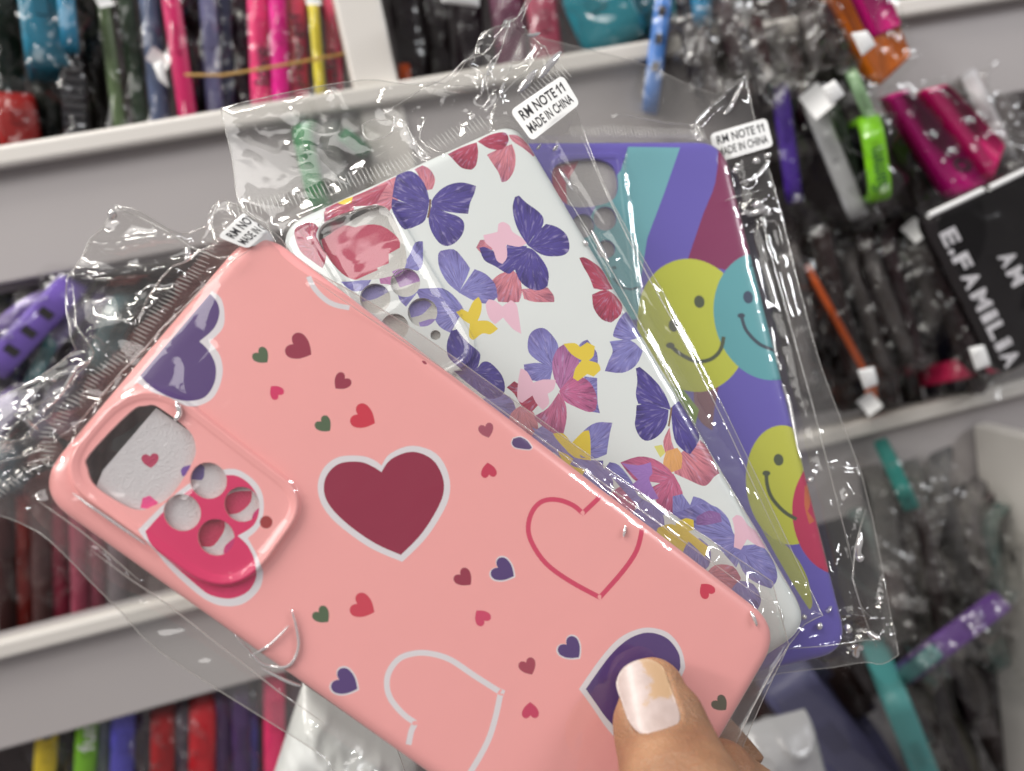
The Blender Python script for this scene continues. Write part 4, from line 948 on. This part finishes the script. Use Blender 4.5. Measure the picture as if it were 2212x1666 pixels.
sheet(FV, [(1180, 340), (1350, 338), (1370, 600), (1230, 600)], -.95, (.50, .48, .48), [([(1150, 345), (1252, 345), (1222, 400), (1228, 470), (1150, 470)], (.55, .08, .14))], label='sparkly pale foam sheet with a pink stripe, inside the violet case')

# ------------------------------------------------------------------ clear bags round the three cases
def bag(fr, outline, ol, height, seals, creases, stick, label, strong=(), edge_skip=(), amp=1.0, seed=3., header=None, back=-10.4, flat=(), glint=()):
    po = fr.poly(smooth(outline, 3, True, 40)); lo, hi = np.array(po).min(0), np.array(po).max(0)
    g = np.array([(x + (.25 if int(y * 2) % 2 else 0), y) for x in np.arange(lo[0], hi[0], 1.05) for y in np.arange(lo[1], hi[1], 1.05)])
    g = g[sdist(g, po) > .5]
    cr = [(fr.poly(smooth(c[0], 3, False, 999)), c[1], c[2]) for c in creases]
    V, T = cdt([(po, True)], list(map(tuple, g)), 1e-3)
    ce = np.array([V[list(t)].mean(0) for t in T]); ok = inside(ce, po); T = [t for t, k in zip(T, ok) if k]
    d = sdist(V, ol); eo = sdist(V, po); out = np.clip(-d, 0, None)
    st = np.zeros(len(V))
    for (u, v, r, s) in strong:
        c = np.array(fr.inv(u, v)); rr = r * .11; st = np.maximum(st, s * np.exp(-((V - c) ** 2).sum(1) / rr ** 2))
    nz = np.zeros(len(V)); nf = np.zeros(len(V))
    for i, (x, y) in enumerate(V):
        w1 = noise.noise(Vector((x * .05 + seed, y * .05, 1))) * 6
        a1 = noise.noise(Vector(((x + w1) * .085, (y - w1) * .085, seed))); a2 = noise.noise(Vector(((x - w1) * .2, (y + w1) * .2, seed + 4)))
        a3 = noise.noise(Vector((x * .5, y * .5, seed + 9)))
        nz[i] = (1 - min(1, abs(a1) * 2.2)) ** 3 * 1.4 + (1 - min(1, abs(a2) * 2.4)) ** 2 * .2 + a3 * .02
        nf[i] = noise.noise(Vector((x * .12, y * .03, seed + 20))) + .5 * noise.noise(Vector((x * .4, y * .12, seed + 30)))
    hz = height(V)
    zi = hz + .45 + .34 * np.clip(nf, 0, 2) + .10 * nz
    sag = sstep(out / 9)
    zo = height(V) * 0 + (-3.4) * (1 - sag) + (-4.8) * sag + nz * amp * (1.2 * sstep(out / 5)) + st * nz * 3.2
    z = np.where(d > 0, zi + st * nz * .8, zo + .4)
    tin = sstep(eo / 3.0); z = z * tin + (-5.0 + st * nz * 2.5) * (1 - tin)
    for c, h, w in cr:
        dd = np.full(len(V), 1e9)
        for a_, b_ in zip(c[:-1], c[1:]):
            a_, b_ = np.array(a_), np.array(b_); e = b_ - a_; t = np.clip(((V - a_) @ e) / (e @ e + 1e-9), 0, 1)
            dd = np.minimum(dd, np.hypot(*(V - a_ - t[:, None] * e).T))
        z = z + h * np.exp(-(dd / w) ** 2)
    root = empty('plastic_bag', fr.w(80, 38, 1), label, 'plastic bag', 'clear bags of the held phone cases')
    vs = [fr.w(x, y, q) for (x, y), q in zip(V, z)]
    zb = np.where(d > -1, back, back + (5.4 + back * 0) * sstep(out / 9)) - .3 * nz * (d <= 0) + st * nz * 1.6
    zb = zb * tin + (-5.05 + st * nz * 2.5) * (1 - tin)
    n = len(vs); vs2 = [fr.w(x, y, q) for (x, y), q in zip(V, zb)]
    mesh_child('front_film', vs, [tuple(t) for t in T], M_FILM, root)
    mesh_child('back_film', vs2, [tuple(t) for t in T], M_FILM, root)
    # height lookup for things lying on the film
    bm_pts = V
    def zat(x, y): return z[np.argmin((V[:, 0] - x) ** 2 + (V[:, 1] - y) ** 2)]
    # welded edge
    pv = []
    for i, (x, y) in enumerate(po): pv.append(fr.w(x, y, zat(x, y)))
    v, f = tube_verts(pv + [pv[0]], .00016, 5); mesh_child('welded_edge', v, f, M_EDGE, root)
    # pale tubes laid along the folds to draw their highlights and glints
    v, f = [], []
    v2, f2 = [], []
    for c, h, w in cr + [(fr.poly(smooth(g_[0], 4, False, 999)), g_[1], 0) for g_ in glint]:
        pts = [fr.w(x, y, zat(x, y) + .12) for x, y in c]
        rr = .00022 if w else h * .0014
        a_, b_ = tube_verts(pts, rr, 6, lambda t: .25 + .75 * math.sin(math.pi * min(1, max(0, t))) ** .6)
        if not w: mesh_child('crease', a_, b_, M_GLINT, root); continue  # white strands stand in for blown-out glints
        s = len(v); v += a_; f += [tuple(i + s for i in q) for q in b_]
    if v: mesh_child('fold_highlights', v, f, M_EDGE, root)
    # heat-sealed comb of ridges
    v, f = [], []
    for path, ln_, step, lean in seals:
        c = np.array(fr.poly(smooth(path, 6, False, 999))); seg = np.hypot(*np.diff(c, axis=0).T); L = np.r_[0, np.cumsum(seg)]
        for s_ in np.arange(0, L[-1], step):
            p = np.array([np.interp(s_, L, c[:, k]) for k in (0, 1)]); q = np.array([np.interp(s_ + .3, L, c[:, k]) for k in (0, 1)])
            t = (q - p) / (np.linalg.norm(q - p) + 1e-9); nn = np.array([-t[1], t[0]]); jit = random.uniform(.85, 1.1)
            pts = []; zc = max(zat(*p), -4.2)
            for k in range(5):
                w_ = (k / 4 - .5) * ln_ * jit; pt = p + nn * w_ + t * (lean * w_ + .04 * math.sin(k * 1.3 + s_))
                pts.append(fr.w(pt[0], pt[1], zc + .3))
            a_, b_ = tube_verts(pts, .00013, 5, lambda t: .5 + .5 * math.sin(math.pi * t)); s = len(v); v += a_; f += [tuple(i + s for i in q_) for q_ in b_]
    if v: mesh_child('seal_ridges', v, f, M_SEAL, root)
    if stick: stick(fr, root, zat)
    return root
def quadmap(fr, q, zf):
    c = [np.array(fr.inv(u, v, zf)) for u, v in q]       # TL, TR, BR, BL
    def f(x, y, dz=0.):                                  # x 0..1 along the text, y 0 bottom .. 1 top
        y = 1 - y; p = c[0] * (1 - x) * (1 - y) + c[1] * x * (1 - y) + c[2] * x * y + c[3] * (1 - x) * y
        return p[0], p[1]
    return f
def sticker(q, zf, cut=None, bow=.5):
    def g(fr, root, zat):
        qm = quadmap(fr, q, zf); X1 = 1.0 if cut is None else 1 / cut
        def mp(x, y, dz=0.):
            if cut is not None:
                k = x / cut
                if k > 1:
                    k2 = k - 1; px, py = qm(1 + .05 * math.sin(min(k2 * 6, 1.5)), y); return fr.w(px, py, zf - (k2) * 15 + dz * 0 - .2)
                px, py = qm(k, y); return fr.w(px, py, zf + bow * math.sin(math.pi * min(k, 1) * .5) - 1.2 * max(0, k - .75) ** 2 * 8 + dz)
            px, py = qm(x, y); return fr.w(px, py, zf + bow * math.sin(math.pi * x) + dz)
        base = rquad([(0, 0), (1, 0), (1, 1), (0, 1)], .001, 1)
        # rounded corners: work in a 1.9:1 sheet
        AS = 1.9; pl = [(x / AS, y) for x, y in rquad([(0, 0), (AS, 0), (AS, 1), (0, 1)], .17, 6)]
        g_ = [(x, y) for x in np.linspace(.02, .98, 26) for y in np.linspace(.04, .96, 9)]; g_ = [t for t in g_ if inside(np.array([t]), pl)[0]]
        V, T = cdt([(pl, True)], g_, 1e-5); T = [t for t in T if inside(np.array([V[list(t)].mean(0)]), pl)[0]]
        st = mesh_child('sticker', [mp(x, y) for x, y in V], T, M_LABEL, root)
        tag(st, None)
        words('RM NOTE', .012, lambda x, y: mp(x, y, .12), M_INK, st, .09, .745, .56, .86)
        for x0 in (.775, .85):                        # the figure one: stem and slanted flag
            g1 = [(.55, 0), (.85, 0), (.85, 1), (.6, 1), (.4, .84), (.1, .72), (.1, .58), (.35, .66), (.55, .76)]
            mesh_child('lettering', [mp(x0 + .07 * a, .565 + .29 * b, .12) for a, b in g1], [(0, 1, 2, 3, 8), (3, 4, 7, 8), (4, 5, 6, 7)], M_INK, st, smooth=False)
        words('MADE IN CHINA', .008, lambda x, y: mp(x, y, .12), M_INK, st, .07, .93, .16, .44)
    return g
bag(FP, [(240, 432), (300, 452), (380, 492), (440, 478), (452, 432), (480, 420), (520, 440), (560, 468), (600, 500), (650, 556), (820, 655), (1000, 775), (1400, 1065), (1690, 1262), (1722, 1400), (1610, 1620), (1560, 1780), (850, 1780), (700, 1655), (560, 1565), (330, 1418), (250, 1335), (170, 1255), (90, 1172), (20, 1132), (-40, 1110), (-40, 860), (60, 812), (150, 750), (128, 660), (132, 590), (185, 510)],
    pol, ph, [([(500, 432), (476, 500), (410, 590), (337, 680), (263, 762), (205, 815), (150, 875), (112, 935), (88, 1000)], 3.0, 1.0, .2), ([(95, 1000), (40, 1035), (-30, 1080)], 2.6, 1.0, .3)],
    [([(240, 440), (330, 480), (440, 545), (510, 560)], 1.6, 1.0), ([(545, 540), (400, 655), (260, 800), (130, 955)], .7, .6), ([(150, 610), (165, 700), (200, 760), (150, 830), (60, 900)], 2.2, 1.2),
     ([(300, 700), (330, 620), (400, 560), (470, 520)], 1.8, 2.2), ([(190, 1190), (330, 1290), (460, 1390), (600, 1500), (700, 1570)], 1.1, .8), ([(70, 1080), (170, 1150), (300, 1260)], 1.0, 1.0),
     ([(470, 425), (452, 470), (470, 530)], 1.5, 1.2), ([(680, 610), (1000, 825), (1400, 1110), (1660, 1300)], .9, .7), ([(0, 960), (60, 940), (130, 880)], 2.2, 1.3), ([(-30, 1010), (40, 985), (110, 965)], 1.8, 1.0)],
    sticker(Z(1, [(1368, 1492), (1530, 1335), (1702, 1465), (1560, 1567)]), .9, .62), 'clear crinkled bag with comb seal around the pink heart case',
    strong=[(260, 560, 150, 1.3), (60, 960, 130, 1.5), (480, 470, 60, 1.), (160, 760, 90, .9), (60, 1130, 70, .8), (1720, 1340, 80, 1.2)], seed=3.1,
    glint=[([(236, 445), (226, 462)], .7), ([(505, 1372), (560, 1440), (620, 1440), (645, 1400), (640, 1350), (630, 1315)], .26), ([(535, 1425), (585, 1390), (625, 1350)], .22), ([(560, 1450), (620, 1480), (650, 1490)], .3), ([(100, 900), (140, 830), (200, 770)], .3), ([(395, 525), (402, 545), (398, 560)], .6), ([(1345, 1160), (1350, 1135)], .3), ([(20, 835), (70, 815), (110, 820)], .4), ([(10, 890), (60, 905), (80, 930)], .3), ([(385, 870), (392, 895), (380, 910)], .5), ([(1620, 1320), (1632, 1352)], .35), ([(160, 1065), (240, 1120), (320, 1175)], .25)], amp=.6)
bag(FW, [(1140, -25), (1150, -22), (1127, 34), (1168, 78), (1205, 132), (1252, 230), (1330, 425), (1500, 725), (1640, 1010), (1795, 1335), (1720, 1400), (1560, 1760), (900, 1760), (640, 1000), (592, 525), (510, 440), (490, 330), (464, 214), (620, 178), (780, 152), (860, 160), (960, 164), (1010, 120), (1038, 58), (1090, 42), (1118, 34)],
    wol, whh, [([(505, 440), (600, 425), (735, 385), (860, 345), (960, 290), (1045, 250)], 4.6, 1.25, .15), ([(1130, 190), (1200, 150), (1230, 135)], 5.5, 1.3, .15)],
    [([(845, 228), (920, 180), (1000, 125), (1060, 100), (1110, 45), (1143, -12)], 2.6, 1.1), ([(1105, 60), (1075, 120), (1050, 170), (1040, 200)], 2.4, 1.1), ([(1180, 90), (1150, 130), (1100, 180), (1080, 200)], 2.0, 2.2),
     ([(1010, 130), (1040, 150), (1060, 215)], 1.6, 1.3), ([(1190, 360), (1330, 590), (1480, 870), (1640, 1160), (1740, 1330)], .9, .7), ([(1260, 280), (1360, 500), (1520, 800), (1700, 1180)], .6, .6), ([(870, 250), (905, 310), (930, 330)], 1.2, 1.), ([(920, 240), (905, 290), (960, 330)], 1.0, .9)],
    sticker(Z(2, [(1092, 700), (1425, 472), (1535, 655), (1232, 892)]), 1.0), 'clear bag with stiff hanging header around the white butterfly case',
    strong=[(1090, 110, 120, 1.25), (1000, 190, 70, .7), (1740, 1330, 70, .9), (1230, 250, 50, .4)], seed=11.4,
    glint=[([(1215, 95), (1165, 155)], .9), ([(1160, 140), (1120, 185)], .9), ([(1100, 45), (1085, 75)], .7), ([(1065, 120), (1050, 155)], .5), ([(1045, 165), (1042, 195)], .45), ([(1080, 200), (1090, 165)], .5), ([(1282, 490), (1300, 525), (1318, 560)], .45), ([(1210, 355), (1240, 400)], .4), ([(1262, 520), (1270, 530)], .5), ([(1140, 60), (1170, 52)], .4), ([(1200, 305), (1205, 310)], .9), ([(1164, 305), (1168, 308)], .8)], amp=.4)
bag(FV, [(1060, 290), (1095, 160), (1135, 52), (1250, 80), (1400, 120), (1500, 165), (1560, 185), (1622, 150), (1650, 262), (1690, 400), (1730, 560), (1790, 780), (1862, 970), (1905, 1120), (1935, 1280), (1963, 1420), (1925, 1440), (1890, 1436), (1820, 1447), (1640, 1478), (1500, 1600), (1250, 1560), (1090, 700)],
    vol, vh, [([(1240, 276), (1320, 272), (1420, 276), (1530, 278)], 4.6, 1.15, .2)],
    [([(1620, 152), (1560, 205), (1510, 258), (1530, 300)], 2.2, 1.1), ([(1340, 235), (1440, 255), (1510, 262)], 1.4, 1.2), ([(1655, 400), (1560, 440)], 1.0, 1.0), ([(1700, 520), (1680, 470), (1620, 500)], 1.3, 1.5), ([(1640, 420), (1720, 700), (1790, 960), (1860, 1250)], .9, .8), ([(1690, 1400), (1800, 1390), (1890, 1380)], 1.6, 1.4), ([(1880, 1100), (1850, 1250), (1900, 1400)], 1.6, 1.6)],
    sticker(Z('c', [(352, 372), (978, 192), (1055, 505), (425, 690)]), -3.6, None, .3), 'clear crumpled bag around the violet smiley case',
    strong=[(1640, 440, 80, 1.1), (1880, 1330, 130, 1.3), (1760, 1380, 80, 1.0), (1840, 1050, 70, .8), (1600, 190, 40, .5)], seed=27.7,
    glint=[([(1604, 460), (1650, 452), (1680, 450)], .9), ([(1605, 388), (1640, 375), (1668, 345), (1675, 330)], .6), ([(1628, 442), (1648, 440)], .9), ([(1640, 330), (1652, 338)], .9), ([(1592, 365), (1600, 355)], .8), ([(1598, 350), (1604, 347)], .7), ([(1672, 316), (1675, 325)], .9),
           ([(1872, 1150), (1866, 1185), (1875, 1215)], .8), ([(1868, 1200), (1880, 1212)], 1.0), ([(1858, 1395), (1870, 1425)], .9), ([(1850, 1400), (1875, 1402)], .8), ([(1786, 1315), (1790, 1318)], 1.), ([(1842, 1350), (1848, 1370)], .8), ([(1915, 1290), (1918, 1296)], .9),
           ([(1690, 830), (1708, 870), (1730, 990)], .5), ([(1756, 1030), (1762, 1040)], 1.0), ([(1676, 700), (1682, 740), (1690, 800)], .4), ([(1575, 232), (1590, 215), (1612, 165)], .6), ([(1505, 262), (1540, 225)], .6), ([(1770, 1345), (1765, 1360)], .7), ([(1730, 1330), (1740, 1335)], .6), ([(1880, 1365), (1890, 1380)], .7)], amp=.12)
# hanging slot of the stiff header on the white case's bag
sl = smooth([(780, 262), (805, 250), (830, 252), (850, 240), (845, 275), (825, 290), (800, 296), (785, 285)], 4)
sp = FW.poly(sl); wb_ = [o for o in bpy.data.objects if o.name.startswith('plastic_bag')][1]
v, f = tube_verts([FW.w(x, y, -2.2) for x, y in sp + [sp[0]]], .00022, 5); mesh_child('hanging_slot', v, f, M_EDGE, wb_)

# ------------------------------------------------------------------ the hand
def loft(sections, n=28):
    """sections: (centre cam mm, half width vector, half depth vector)"""
    vs, fs = [], []; m = len(sections)
    for c, a, b, sq in sections:
        for k in range(n):
            t = 2 * math.pi * k / n; ct, st = math.cos(t), math.sin(t)
            e = lambda q: math.copysign(abs(q) ** sq, q)
            vs.append(np.array(c) + np.array(a) * e(ct) + np.array(b) * e(st))
    for i in range(m - 1):
        for k in range(n): fs.append((i * n + k, i * n + (k + 1) % n, (i + 1) * n + (k + 1) % n, (i + 1) * n + k))
    fs.append(tuple(range(n - 1, -1, -1))); fs.append(tuple(range((m - 1) * n, m * n)))
    return vs, fs
def limb(pts, n=28, sq=.92, res=4, roundtip=True):
    """pts: (u, v, depth, half width mm, half thickness mm) from tip to root"""
    p = np.array(pts, float); q = []
    for i in range(len(p) - 1):
        p0, p1, p2, p3 = p[max(i - 1, 0)], p[i], p[i + 1], p[min(i + 2, len(p) - 1)]
        for k in range(res):
            t = k / res; q.append(.5 * (2 * p1 + (p2 - p0) * t + (2 * p0 - 5 * p1 + 4 * p2 - p3) * t * t + (-p0 + 3 * p1 - 3 * p2 + p3) * t ** 3))
    q.append(p[-1]); q = np.array(q)
    C = np.array([ray(a, b) * d for a, b, d in q[:, :3]]); secs = []
    T0 = C[0] - C[1]; T0 /= np.linalg.norm(T0)
    cap = [(.95, .28), (.8, .58), (.55, .83), (.28, .96)] if roundtip else []
    rows = [(C[0] + T0 * q[0, 3] * h, q[0, 3] * s, q[0, 4] * s) for h, s in cap] + [(C[i], q[i, 3], q[i, 4]) for i in range(len(q))]
    for i, (c, a, b) in enumerate(rows):
        t = rows[min(i + 1, len(rows) - 1)][0] - rows[max(i - 1, 0)][0]; t /= np.linalg.norm(t)
        v = np.array([0, 0, 1.]); v = v - t * v.dot(t); v /= np.linalg.norm(v); s = np.cross(t, v)
        secs.append((c, s * a, v * b, sq))
    return loft(secs, n)
def pz(u, v): # depth of the pink case surface under an image point
    x, y = FP.inv(u, v); return FP.cam(x, y, 0)[2]
parts = []
tz = pz(1400, 1500)
parts.append(limb([(1410, 1492, pz(1410, 1490) - 7.2, 7.6, 5.8), (1418, 1528, pz(1418, 1530) - 8.6, 10.0, 7.6), (1428, 1575, pz(1430, 1575) - 10.2, 10.9, 8.8), (1444, 1625, pz(1440, 1625) - 12.0, 11.5, 9.6), (1470, 1700, 162, 12.4, 10.5), (1520, 1800, 156, 13.2, 11.5), (1590, 1930, 158, 15, 13.5), (1650, 2060, 170, 19, 17)], 40))
# ball of the thumb, palm and the four fingers that curl behind the fanned cases
parts.append(limb([(1560, 1690, 178, 9, 10), (1600, 1780, 182, 15, 14), (1670, 1920, 190, 22, 18), (1730, 2080, 205, 28, 20), (1790, 2300, 215, 30, 18), (1850, 2600, 220, 28, 18)], 32))
parts.append(limb([(1500, 1830, 228, 22, 13), (1600, 1920, 224, 34, 15), (1690, 2080, 218, 38, 17), (1760, 2300, 216, 34, 18), (1840, 2600, 220, 28, 18)], 32))
for i, (u, v, d, w_) in enumerate([(1180, 1420, 243, 7.2), (1130, 1540, 243, 7.8), (1120, 1670, 240, 7.4), (1170, 1800, 238, 6.4)]):
    parts.append(limb([(u, v, d - 1, w_ * .82, w_ * .8), (u + 60, v + 12, d + 2, w_, w_), (u + 150, v + 40, d + 6, w_ * 1.02, w_ * 1.02), (u + 250, v + 90, d + 4, w_ * 1.12, w_ * 1.15), (u + 350, v + 170, d - 6, w_ * 1.2, w_ * 1.2), (u + 420, v + 260 - i * 20, d - 14, w_ * 1.3, w_ * 1.3)], 22))
vs, fs = [], []
for a, b in parts:
    s = len(vs); vs += [W(q) for q in a]; fs += [tuple(i + s for i in q) for q in b]
me = bpy.data.meshes.new('person'); me.from_pydata([tuple(v) for v in vs], [], fs); me.update()
tmp = bpy.data.objects.new('tmp', me); COL.objects.link(tmp)
bm = bmesh.new(); bm.from_mesh(me); bmesh.ops.recalc_face_normals(bm, faces=bm.faces); bm.to_mesh(me); bm.free()
md = tmp.modifiers.new('r', 'REMESH'); md.mode = 'VOXEL'; md.voxel_size = .00085; md.use_smooth_shade = True
md2 = tmp.modifiers.new('s', 'SMOOTH'); md2.iterations = 7; md2.factor = .6
dg = bpy.context.evaluated_depsgraph_get(); dg.update()
hm = bpy.data.meshes.new_from_object(tmp.evaluated_get(dg)); bpy.data.objects.remove(tmp)
nailp = smooth(Z('b', [(440, 560), (500, 450), (620, 372), (760, 345), (880, 385), (950, 450), (1010, 600), (1062, 760), (1112, 900), (1130, 1000), (1080, 1080), (900, 1160), (760, 1187), (655, 1142), (560, 1020), (490, 830), (432, 660)]), 4, True, 90)
Rm = np.array([tuple(rt), tuple(up), tuple(fw)]); CV = np.array(CAM)
co = np.array([tuple(v.co) for v in hm.vertices]); cc = (co - CV) @ (Rm / np.linalg.norm(Rm, axis=1)[:, None]).T * 1000
uv_ = np.stack([CX + F * cc[:, 0] / cc[:, 2], CY - F * cc[:, 1] / cc[:, 2]], 1)
nrm = np.array([tuple(v.normal) for v in hm.vertices]); vw = (co - CV); vw /= np.linalg.norm(vw, axis=1)[:, None]; front = (nrm * vw).sum(1) < .1
sdn = sdist(uv_, nailp)
sink = np.where(front & (cc[:, 2] < 190), .75 * sstep((sdn + 3) / 9) - .45 * np.exp(-((sdn + 9) / 7) ** 2) * (uv_[:, 1] > 1455), 0)
# knuckle creases of the thumb
for yy, w_ in ((1640, 3.), (1654, 2.5), (1612, 2.)):
    dline = uv_[:, 1] - (yy - .28 * (uv_[:, 0] - 1440)) + 4 * np.sin(uv_[:, 0] * .05)
    sink += np.where(front & (cc[:, 2] < 185), .38 * np.exp(-(dline / w_) ** 2), 0)
co2 = co + vw * sink[:, None] * .001
for v, c in zip(hm.vertices, co2): v.co = c
hand = bpy.data.objects.new('person', hm); COL.objects.link(hand); hm.materials.clear()
def skin_mat():
    m, t, b = newmat('skin'); tc = N(t, 'ShaderNodeTexCoord')
    n1 = N(t, 'ShaderNodeTexNoise'); n1.inputs['Scale'].default_value = 70; n1.inputs['Detail'].default_value = 5
    t.links.new(tc.outputs['Object'], n1.inputs['Vector'])
    r = N(t, 'ShaderNodeValToRGB'); r.color_ramp.elements[0].position = .3; r.color_ramp.elements[1].position = .7
    r.color_ramp.elements[0].color = (.24, .115, .062, 1); r.color_ramp.elements[1].color = (.41, .23, .125, 1)
    t.links.new(n1.outputs['Fac'], r.inputs[0]); t.links.new(r.outputs[0], b.inputs['Base Color'])
    b.inputs['Roughness'].default_value = .5; b.inputs['Subsurface Weight'].default_value = .25
    b.inputs['Subsurface Radius'].default_value = (1, .35, .15); b.inputs['Subsurface Scale'].default_value = .003
    w = N(t, 'ShaderNodeTexVoronoi'); w.inputs['Scale'].default_value = 1500; t.links.new(tc.outputs['Object'], w.inputs['Vector'])
    n2 = N(t, 'ShaderNodeTexNoise'); n2.inputs['Scale'].default_value = 500; t.links.new(tc.outputs['Object'], n2.inputs['Vector'])
    ad = N(t, 'ShaderNodeMath', operation='ADD'); t.links.new(w.outputs['Distance'], ad.inputs[0]); t.links.new(n2.outputs['Fac'], ad.inputs[1])
    bp = N(t, 'ShaderNodeBump'); bp.inputs['Strength'].default_value = .55; bp.inputs['Distance'].default_value = .0004
    t.links.new(ad.outputs[0], bp.inputs['Height']); t.links.new(bp.outputs['Normal'], b.inputs['Normal'])
    return m
hm.materials.append(skin_mat()); hm.polygons.foreach_set('use_smooth', [True] * len(hm.polygons)); hm.update()
tag(hand, 'hand gripping the fanned cases, its thumb with chipped pearly nail on top', 'person')
# nail plate
bvh = BVHTree.FromPolygons([tuple(c) for c in co2], [tuple(p.vertices) for p in hm.polygons])
lo, hi = np.array(nailp).min(0), np.array(nailp).max(0)
g = np.array([(x, y) for x in np.arange(lo[0], hi[0], 2.5) for y in np.arange(lo[1], hi[1], 2.5)]); g = g[sdist(g, nailp) > 1]
NV, NT = cdt([(nailp, True)], list(map(tuple, g)), 1e-3); NT = [t for t in NT if inside(np.array([NV[list(t)].mean(0)]), nailp)[0]]
nd = sdist(NV, nailp); dep = np.zeros(len(NV))
ca_ = np.array([1405., 1450.]); ax = np.array([.22, .975]); sx = np.array([.975, -.22])
rel = NV - np.array([1400, 1510]); s_ = rel @ sx; l_ = rel @ ax
mid = bvh.ray_cast(Vector(CAM), (P(1408, 1530, 100) - Vector(CAM)).normalized())
d0 = (np.array(mid[0]) - CV) @ (Rm[2] / np.linalg.norm(Rm[2])) * 1000
nvs = []
for (u, v), s1, l1, e in zip(NV, s_, l_, nd):
    dirv = (P(u, v, 100) - Vector(CAM)).normalized(); h = bvh.ray_cast(Vector(CAM), dirv)
    surf = d0 - 0.6 + (s1 / 68.) ** 2 * 3.6 - l1 * .018 * .6 + max(0, -l1 - 40) ** 2 * .0009
    if h[0] is not None:
        hz_ = (np.array(h[0]) - CV) @ (Rm[2] / np.linalg.norm(Rm[2])) * 1000
        surf = hz_ - .75 if abs(hz_ - surf) < 5 else surf
    surf += .35 * (1 - min(1, max(0, e) / 5)) if v > 1470 else 0
    nvs.append((u, v, surf))
nvs = np.array(nvs)
# relax the nail's depth so that it is smoother than the skin below
adj = [[] for _ in nvs]
for t in NT:
    for a_ in t:
        for b_ in t:
            if a_ != b_: adj[a_].append(b_)
hz_all = []
for (u, v, q) in nvs:
    h = bvh.ray_cast(Vector(CAM), (P(u, v, 100) - Vector(CAM)).normalized())
    zz = (np.array(h[0]) - CV) @ (Rm[2] / np.linalg.norm(Rm[2])) * 1000 if h[0] is not None else 1e9
    hz_all.append(zz)
hz_all = np.array(hz_all)
ok_ = hz_all < np.median(hz_all) + 2.2
A_ = np.stack([np.ones(len(s_)), s_, l_, s_ ** 2, l_ ** 2, s_ * l_], 1)
cf = np.linalg.lstsq(A_[ok_], hz_all[ok_], rcond=None)[0]
nvs[:, 2] = A_ @ cf - .55
for _ in range(2): nvs[:, 2] = [(.4 * nvs[i, 2] + .6 * np.mean(nvs[adj[i], 2])) if adj[i] else nvs[i, 2] for i in range(len(nvs))]
def nail_mat():
    m, t, b = newmat('chipped_pearl_nail'); tc = N(t, 'ShaderNodeTexCoord')
    n1 = N(t, 'ShaderNodeTexNoise'); n1.inputs['Scale'].default_value = 230; n1.inputs['Detail'].default_value = 6; n1.inputs['Roughness'].default_value = .7
    uvn = N(t, 'ShaderNodeUVMap', uv_map='nail'); sp_ = N(t, 'ShaderNodeSeparateXYZ'); t.links.new(uvn.outputs[0], sp_.inputs[0])
    t.links.new(tc.outputs['Object'], n1.inputs['Vector'])
    # bare patch: upper right of the nail, ragged edge
    m1 = N(t, 'ShaderNodeMath', operation='SUBTRACT'); m1.inputs[0].default_value = .02
    t.links.new(sp_.outputs[1], m1.inputs[1])
    a1 = N(t, 'ShaderNodeMath', operation='MULTIPLY_ADD'); a1.inputs[1].default_value = .9; a1.inputs[2].default_value = -.45; t.links.new(n1.outputs['Fac'], a1.inputs[0])
    mn = N(t, 'ShaderNodeMath', operation='MINIMUM'); t.links.new(m1.outputs[0], mn.inputs[0])
    sx_ = N(t, 'ShaderNodeMath', operation='ADD'); sx_.inputs[1].default_value = .02; t.links.new(sp_.outputs[0], sx_.inputs[0]); t.links.new(sx_.outputs[0], mn.inputs[1])
    ad = N(t, 'ShaderNodeMath', operation='ADD'); t.links.new(mn.outputs[0], ad.inputs[0]); t.links.new(a1.outputs[0], ad.inputs[1])
    rr = N(t, 'ShaderNodeMapRange'); rr.inputs[1].default_value = -.03; rr.inputs[2].default_value = .08; t.links.new(ad.outputs[0], rr.inputs[0])
    n2 = N(t, 'ShaderNodeTexNoise'); n2.inputs['Scale'].default_value = 300; t.links.new(tc.outputs['Object'], n2.inputs['Vector'])
    pe = N(t, 'ShaderNodeMix', data_type='RGBA'); pe.inputs['A'].default_value = (.36, .28, .25, 1); pe.inputs['B'].default_value = (.52, .43, .41, 1)
    t.links.new(n2.outputs['Fac'], pe.inputs['Factor'])
    mx = N(t, 'ShaderNodeMix', data_type='RGBA'); mx.inputs['B'].default_value = (.44, .29, .17, 1)
    t.links.new(rr.outputs[0], mx.inputs['Factor']); t.links.new(pe.outputs['Result'], mx.inputs['A'])
    t.links.new(mx.outputs['Result'], b.inputs['Base Color'])
    b.inputs['Roughness'].default_value = .36; b.inputs['Coat Weight'].default_value = .12; b.inputs['Coat Roughness'].default_value = .15
    bp = N(t, 'ShaderNodeBump'); bp.inputs['Strength'].default_value = .5; bp.inputs['Distance'].default_value = .0002
    t.links.new(n1.outputs['Fac'], bp.inputs['Height']); t.links.new(bp.outputs['Normal'], b.inputs['Normal'])
    return m
nv_w = [P(*q) for q in nvs]; nlo = len(nv_w)
nl = mesh_child('fingernail', nv_w, NT, nail_mat(), hand)
uvl = nl.data.uv_layers.new(name='nail'); uu = np.zeros((len(nl.data.loops), 2))
for lp in nl.data.loops: uu[lp.index] = (s_[lp.vertex_index] / 130, (l_[lp.vertex_index]) / 170)
uvl.data.foreach_set('uv', uu.ravel())
